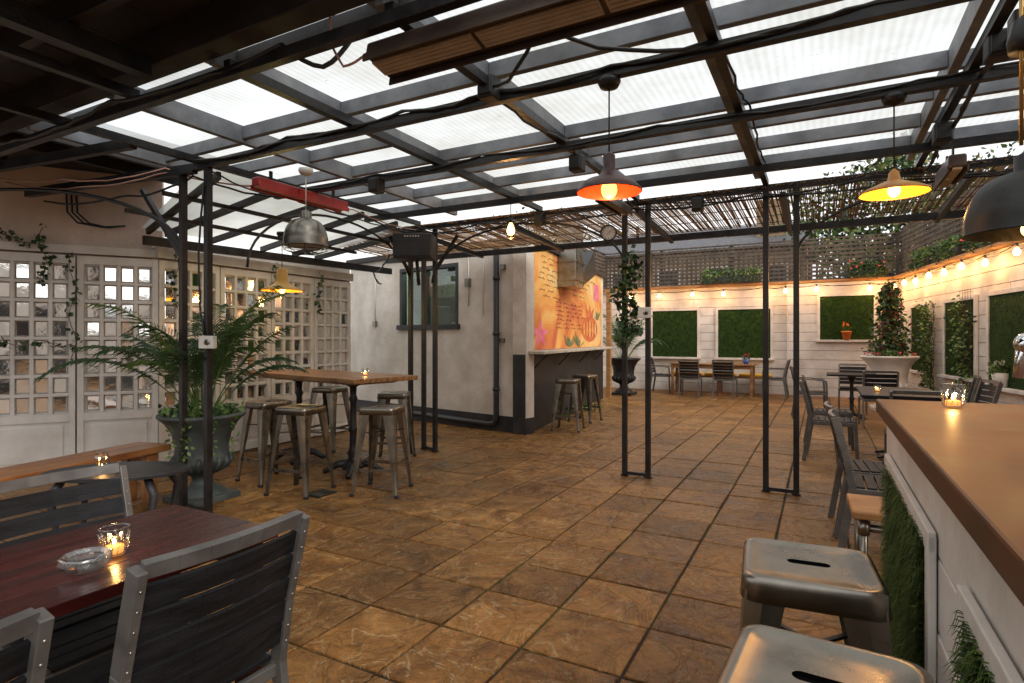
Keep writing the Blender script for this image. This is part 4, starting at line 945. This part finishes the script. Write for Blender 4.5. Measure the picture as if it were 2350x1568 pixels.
def W1(t,z,off=.05):
    nx,ny=math.sin(SA),-math.cos(SA); return (-6.05-sd.x*t+nx*off,3.53-sd.y*t+ny*off,z)
ivy([W1(1.9-.1*k,2.30+.05*math.sin(k*1.3)) for k in range(10)],10)
ivy([W1(1.5-.02*k,2.28-.06*k) for k in range(5)],6); ivy([W1(.95+.03*math.sin(k),2.42-.07*k) for k in range(9)],6)
ivy([W1(.72+.03*math.sin(k),2.2-.08*k) for k in range(14)],4); ivy([W1(.72+.1*k,1.3-.03*math.sin(k*2)) for k in range(7)],3)
def W2(y,z): return (-5.98,y,z)
for y0,nn in((3.65,9),(4.9,6),(5.62,9)): ivy([W2(y0+.04*math.sin(k*.9),2.26-.075*k) for k in range(nn)],5)
for x0,z0 in((-1.66,2.2),(-1.60,2.15),(-1.73,2.1)):
    ivy([(x0+.05*math.sin(k),5.45,z0-.08*k) for k in range(11)],10,.06,.05)
iv.make()
wd=Obj('weeds')
for cx,cy in((-4.0,8.9),(-4.05,9.6),(-3.95,10.3)):
    for i in range(80): leaf(wd,'leaves',M['leafC'],(cx+U(-.15,.3),cy+U(-.3,.3),U(.01,.12)),U(.04,.1))
wd.make()

# ------------------------------------------------------------ background
bh=Obj('brick_house')
bh.b2('walls',M['brick'],(-9,24,0),(-.5,30,4.9)); bh.add('roof',M['slate'],[(-9.3,23.7,4.85),(-.2,23.7,4.85),(-.2,27,6.3),(-9.3,27,6.3),(-9.3,30.3,4.85),(-.2,30.3,4.85)],[(0,1,2,3),(3,2,5,4)])
bh.add('gables',M['brick'],[(-9,24,4.9),(-9,30,4.9),(-9,27,6.2),(-.5,24,4.9),(-.5,30,4.9),(-.5,27,6.2)],[(0,1,2),(3,5,4)])
bh.b2('chimney',M['brick'],(-2.3,25,4.6),(-1.2,25.8,6.9))
for x in(-8,-6,-4,-2): bh.b2('window_frames',M['white'],(x,23.95,3.0),(x+.9,23.99,4.2)); bh.b2('window_glass',M['iron'],(x+.06,23.93,3.06),(x+.84,23.945,4.14))
bh.make()
def tree(loc,H,r,n,seed,ms):
    random.seed(seed); t=Obj('tree')
    t.tube('trunk',M['bark'],[(0,0,0),(.1,0,H*.25),(.0,.1,H*.5),(.05,.05,H*.8)],[.2,.16,.11,.03],9)
    tips=[]
    for i in range(11):
        a=i*2.4; z=H*U(.3,.65); L_=r*U(.6,1.0); e_=V((math.cos(a)*L_,math.sin(a)*L_,z+H*U(.1,.3))); mid=V((0,0,z)).lerp(e_,.5)+V((0,0,.15))
        t.tube('limbs',M['bark'],[(0,0,z),mid,e_],[.06,.035,.012],6); tips+=[e_,mid]
    tips+= [V((U(-.4,.4)*r,U(-.4,.4)*r,H*U(.7,.98))) for _ in range(10)]
    for i in range(n):
        c=random.choice(tips); s=r*.32; q=c+V((random.gauss(0,s*.6),random.gauss(0,s*.6),random.gauss(0,s*.5)))
        k=ms[0] if R()<.4 else ms[1] if R()<.6 else ms[2]
        leaf(t,'crown_'+k,M[k],q,U(.12,.24))
    t.make(loc)
tree((1.6,22,0),7.2,2.4,8000,3,['leafB','leafC','leafY']); tree((5,21,0),6.6,2.5,7000,5,['leafB','leafC','leafY']); tree((-12,26,0),7,3,4000,8,['leafB','leafC','leafB']); tree((8.5,13,0),5.0,2.2,4000,9,['leafB','leafC','leafY'])
hg=Obj('distant_hedge')
for i in range(7000): leaf(hg,'foliage',M['leafB'] ,(U(-40,40),35+U(-1,1),U(0,1)**.7*3.6+U(-.3,.3)),U(.25,.5))
hg.make()

# ------------------------------------------------------------ world, sun, camera
w=bpy.data.worlds.new('World'); scene.world=w; w.use_nodes=True; n=w.node_tree.nodes; l=w.node_tree.links
bg=n['Background']; sk=n.new('ShaderNodeTexSky'); sk.sky_type='NISHITA'; sk.sun_disc=False
EL=RAD(36); AZ=RAD(118)
sk.sun_elevation=EL; sk.sun_rotation=AZ; sk.air_density=1.5; sk.dust_density=4
hs=n.new('ShaderNodeHueSaturation'); hs.inputs['Saturation'].default_value=.10; hs.inputs['Value'].default_value=1
mx=n.new('ShaderNodeMix'); mx.data_type='RGBA'; mx.inputs[0].default_value=.6; mx.inputs[7].default_value=(11.2,11.2,11.2,1)
l.new(sk.outputs[0],hs.inputs['Color']); l.new(hs.outputs[0],mx.inputs[6]); l.new(mx.outputs[2],bg.inputs[0]); bg.inputs[1].default_value=.148
s=bpy.data.lights.new('sun','SUN'); s.energy=1.5; s.angle=RAD(30); s.color=(1,.95,.88)
so=bpy.data.objects.new('sun',s); scene.collection.objects.link(so)
dirv=V((math.sin(AZ)*math.cos(EL),math.cos(AZ)*math.cos(EL),math.sin(EL)))
so.rotation_euler=dirv.to_track_quat('Z','Y').to_euler(); so.location=(0,0,20)
cam=bpy.data.cameras.new('camera'); cam.lens=20.24; cam.sensor_width=36; cam.clip_start=.05; cam.clip_end=500; cam.shift_y=-.0026
co=bpy.data.objects.new('camera',cam); scene.collection.objects.link(co); co.location=(0,0,1.35); co.rotation_euler=(RAD(90),0,RAD(28.26))
scene.camera=co
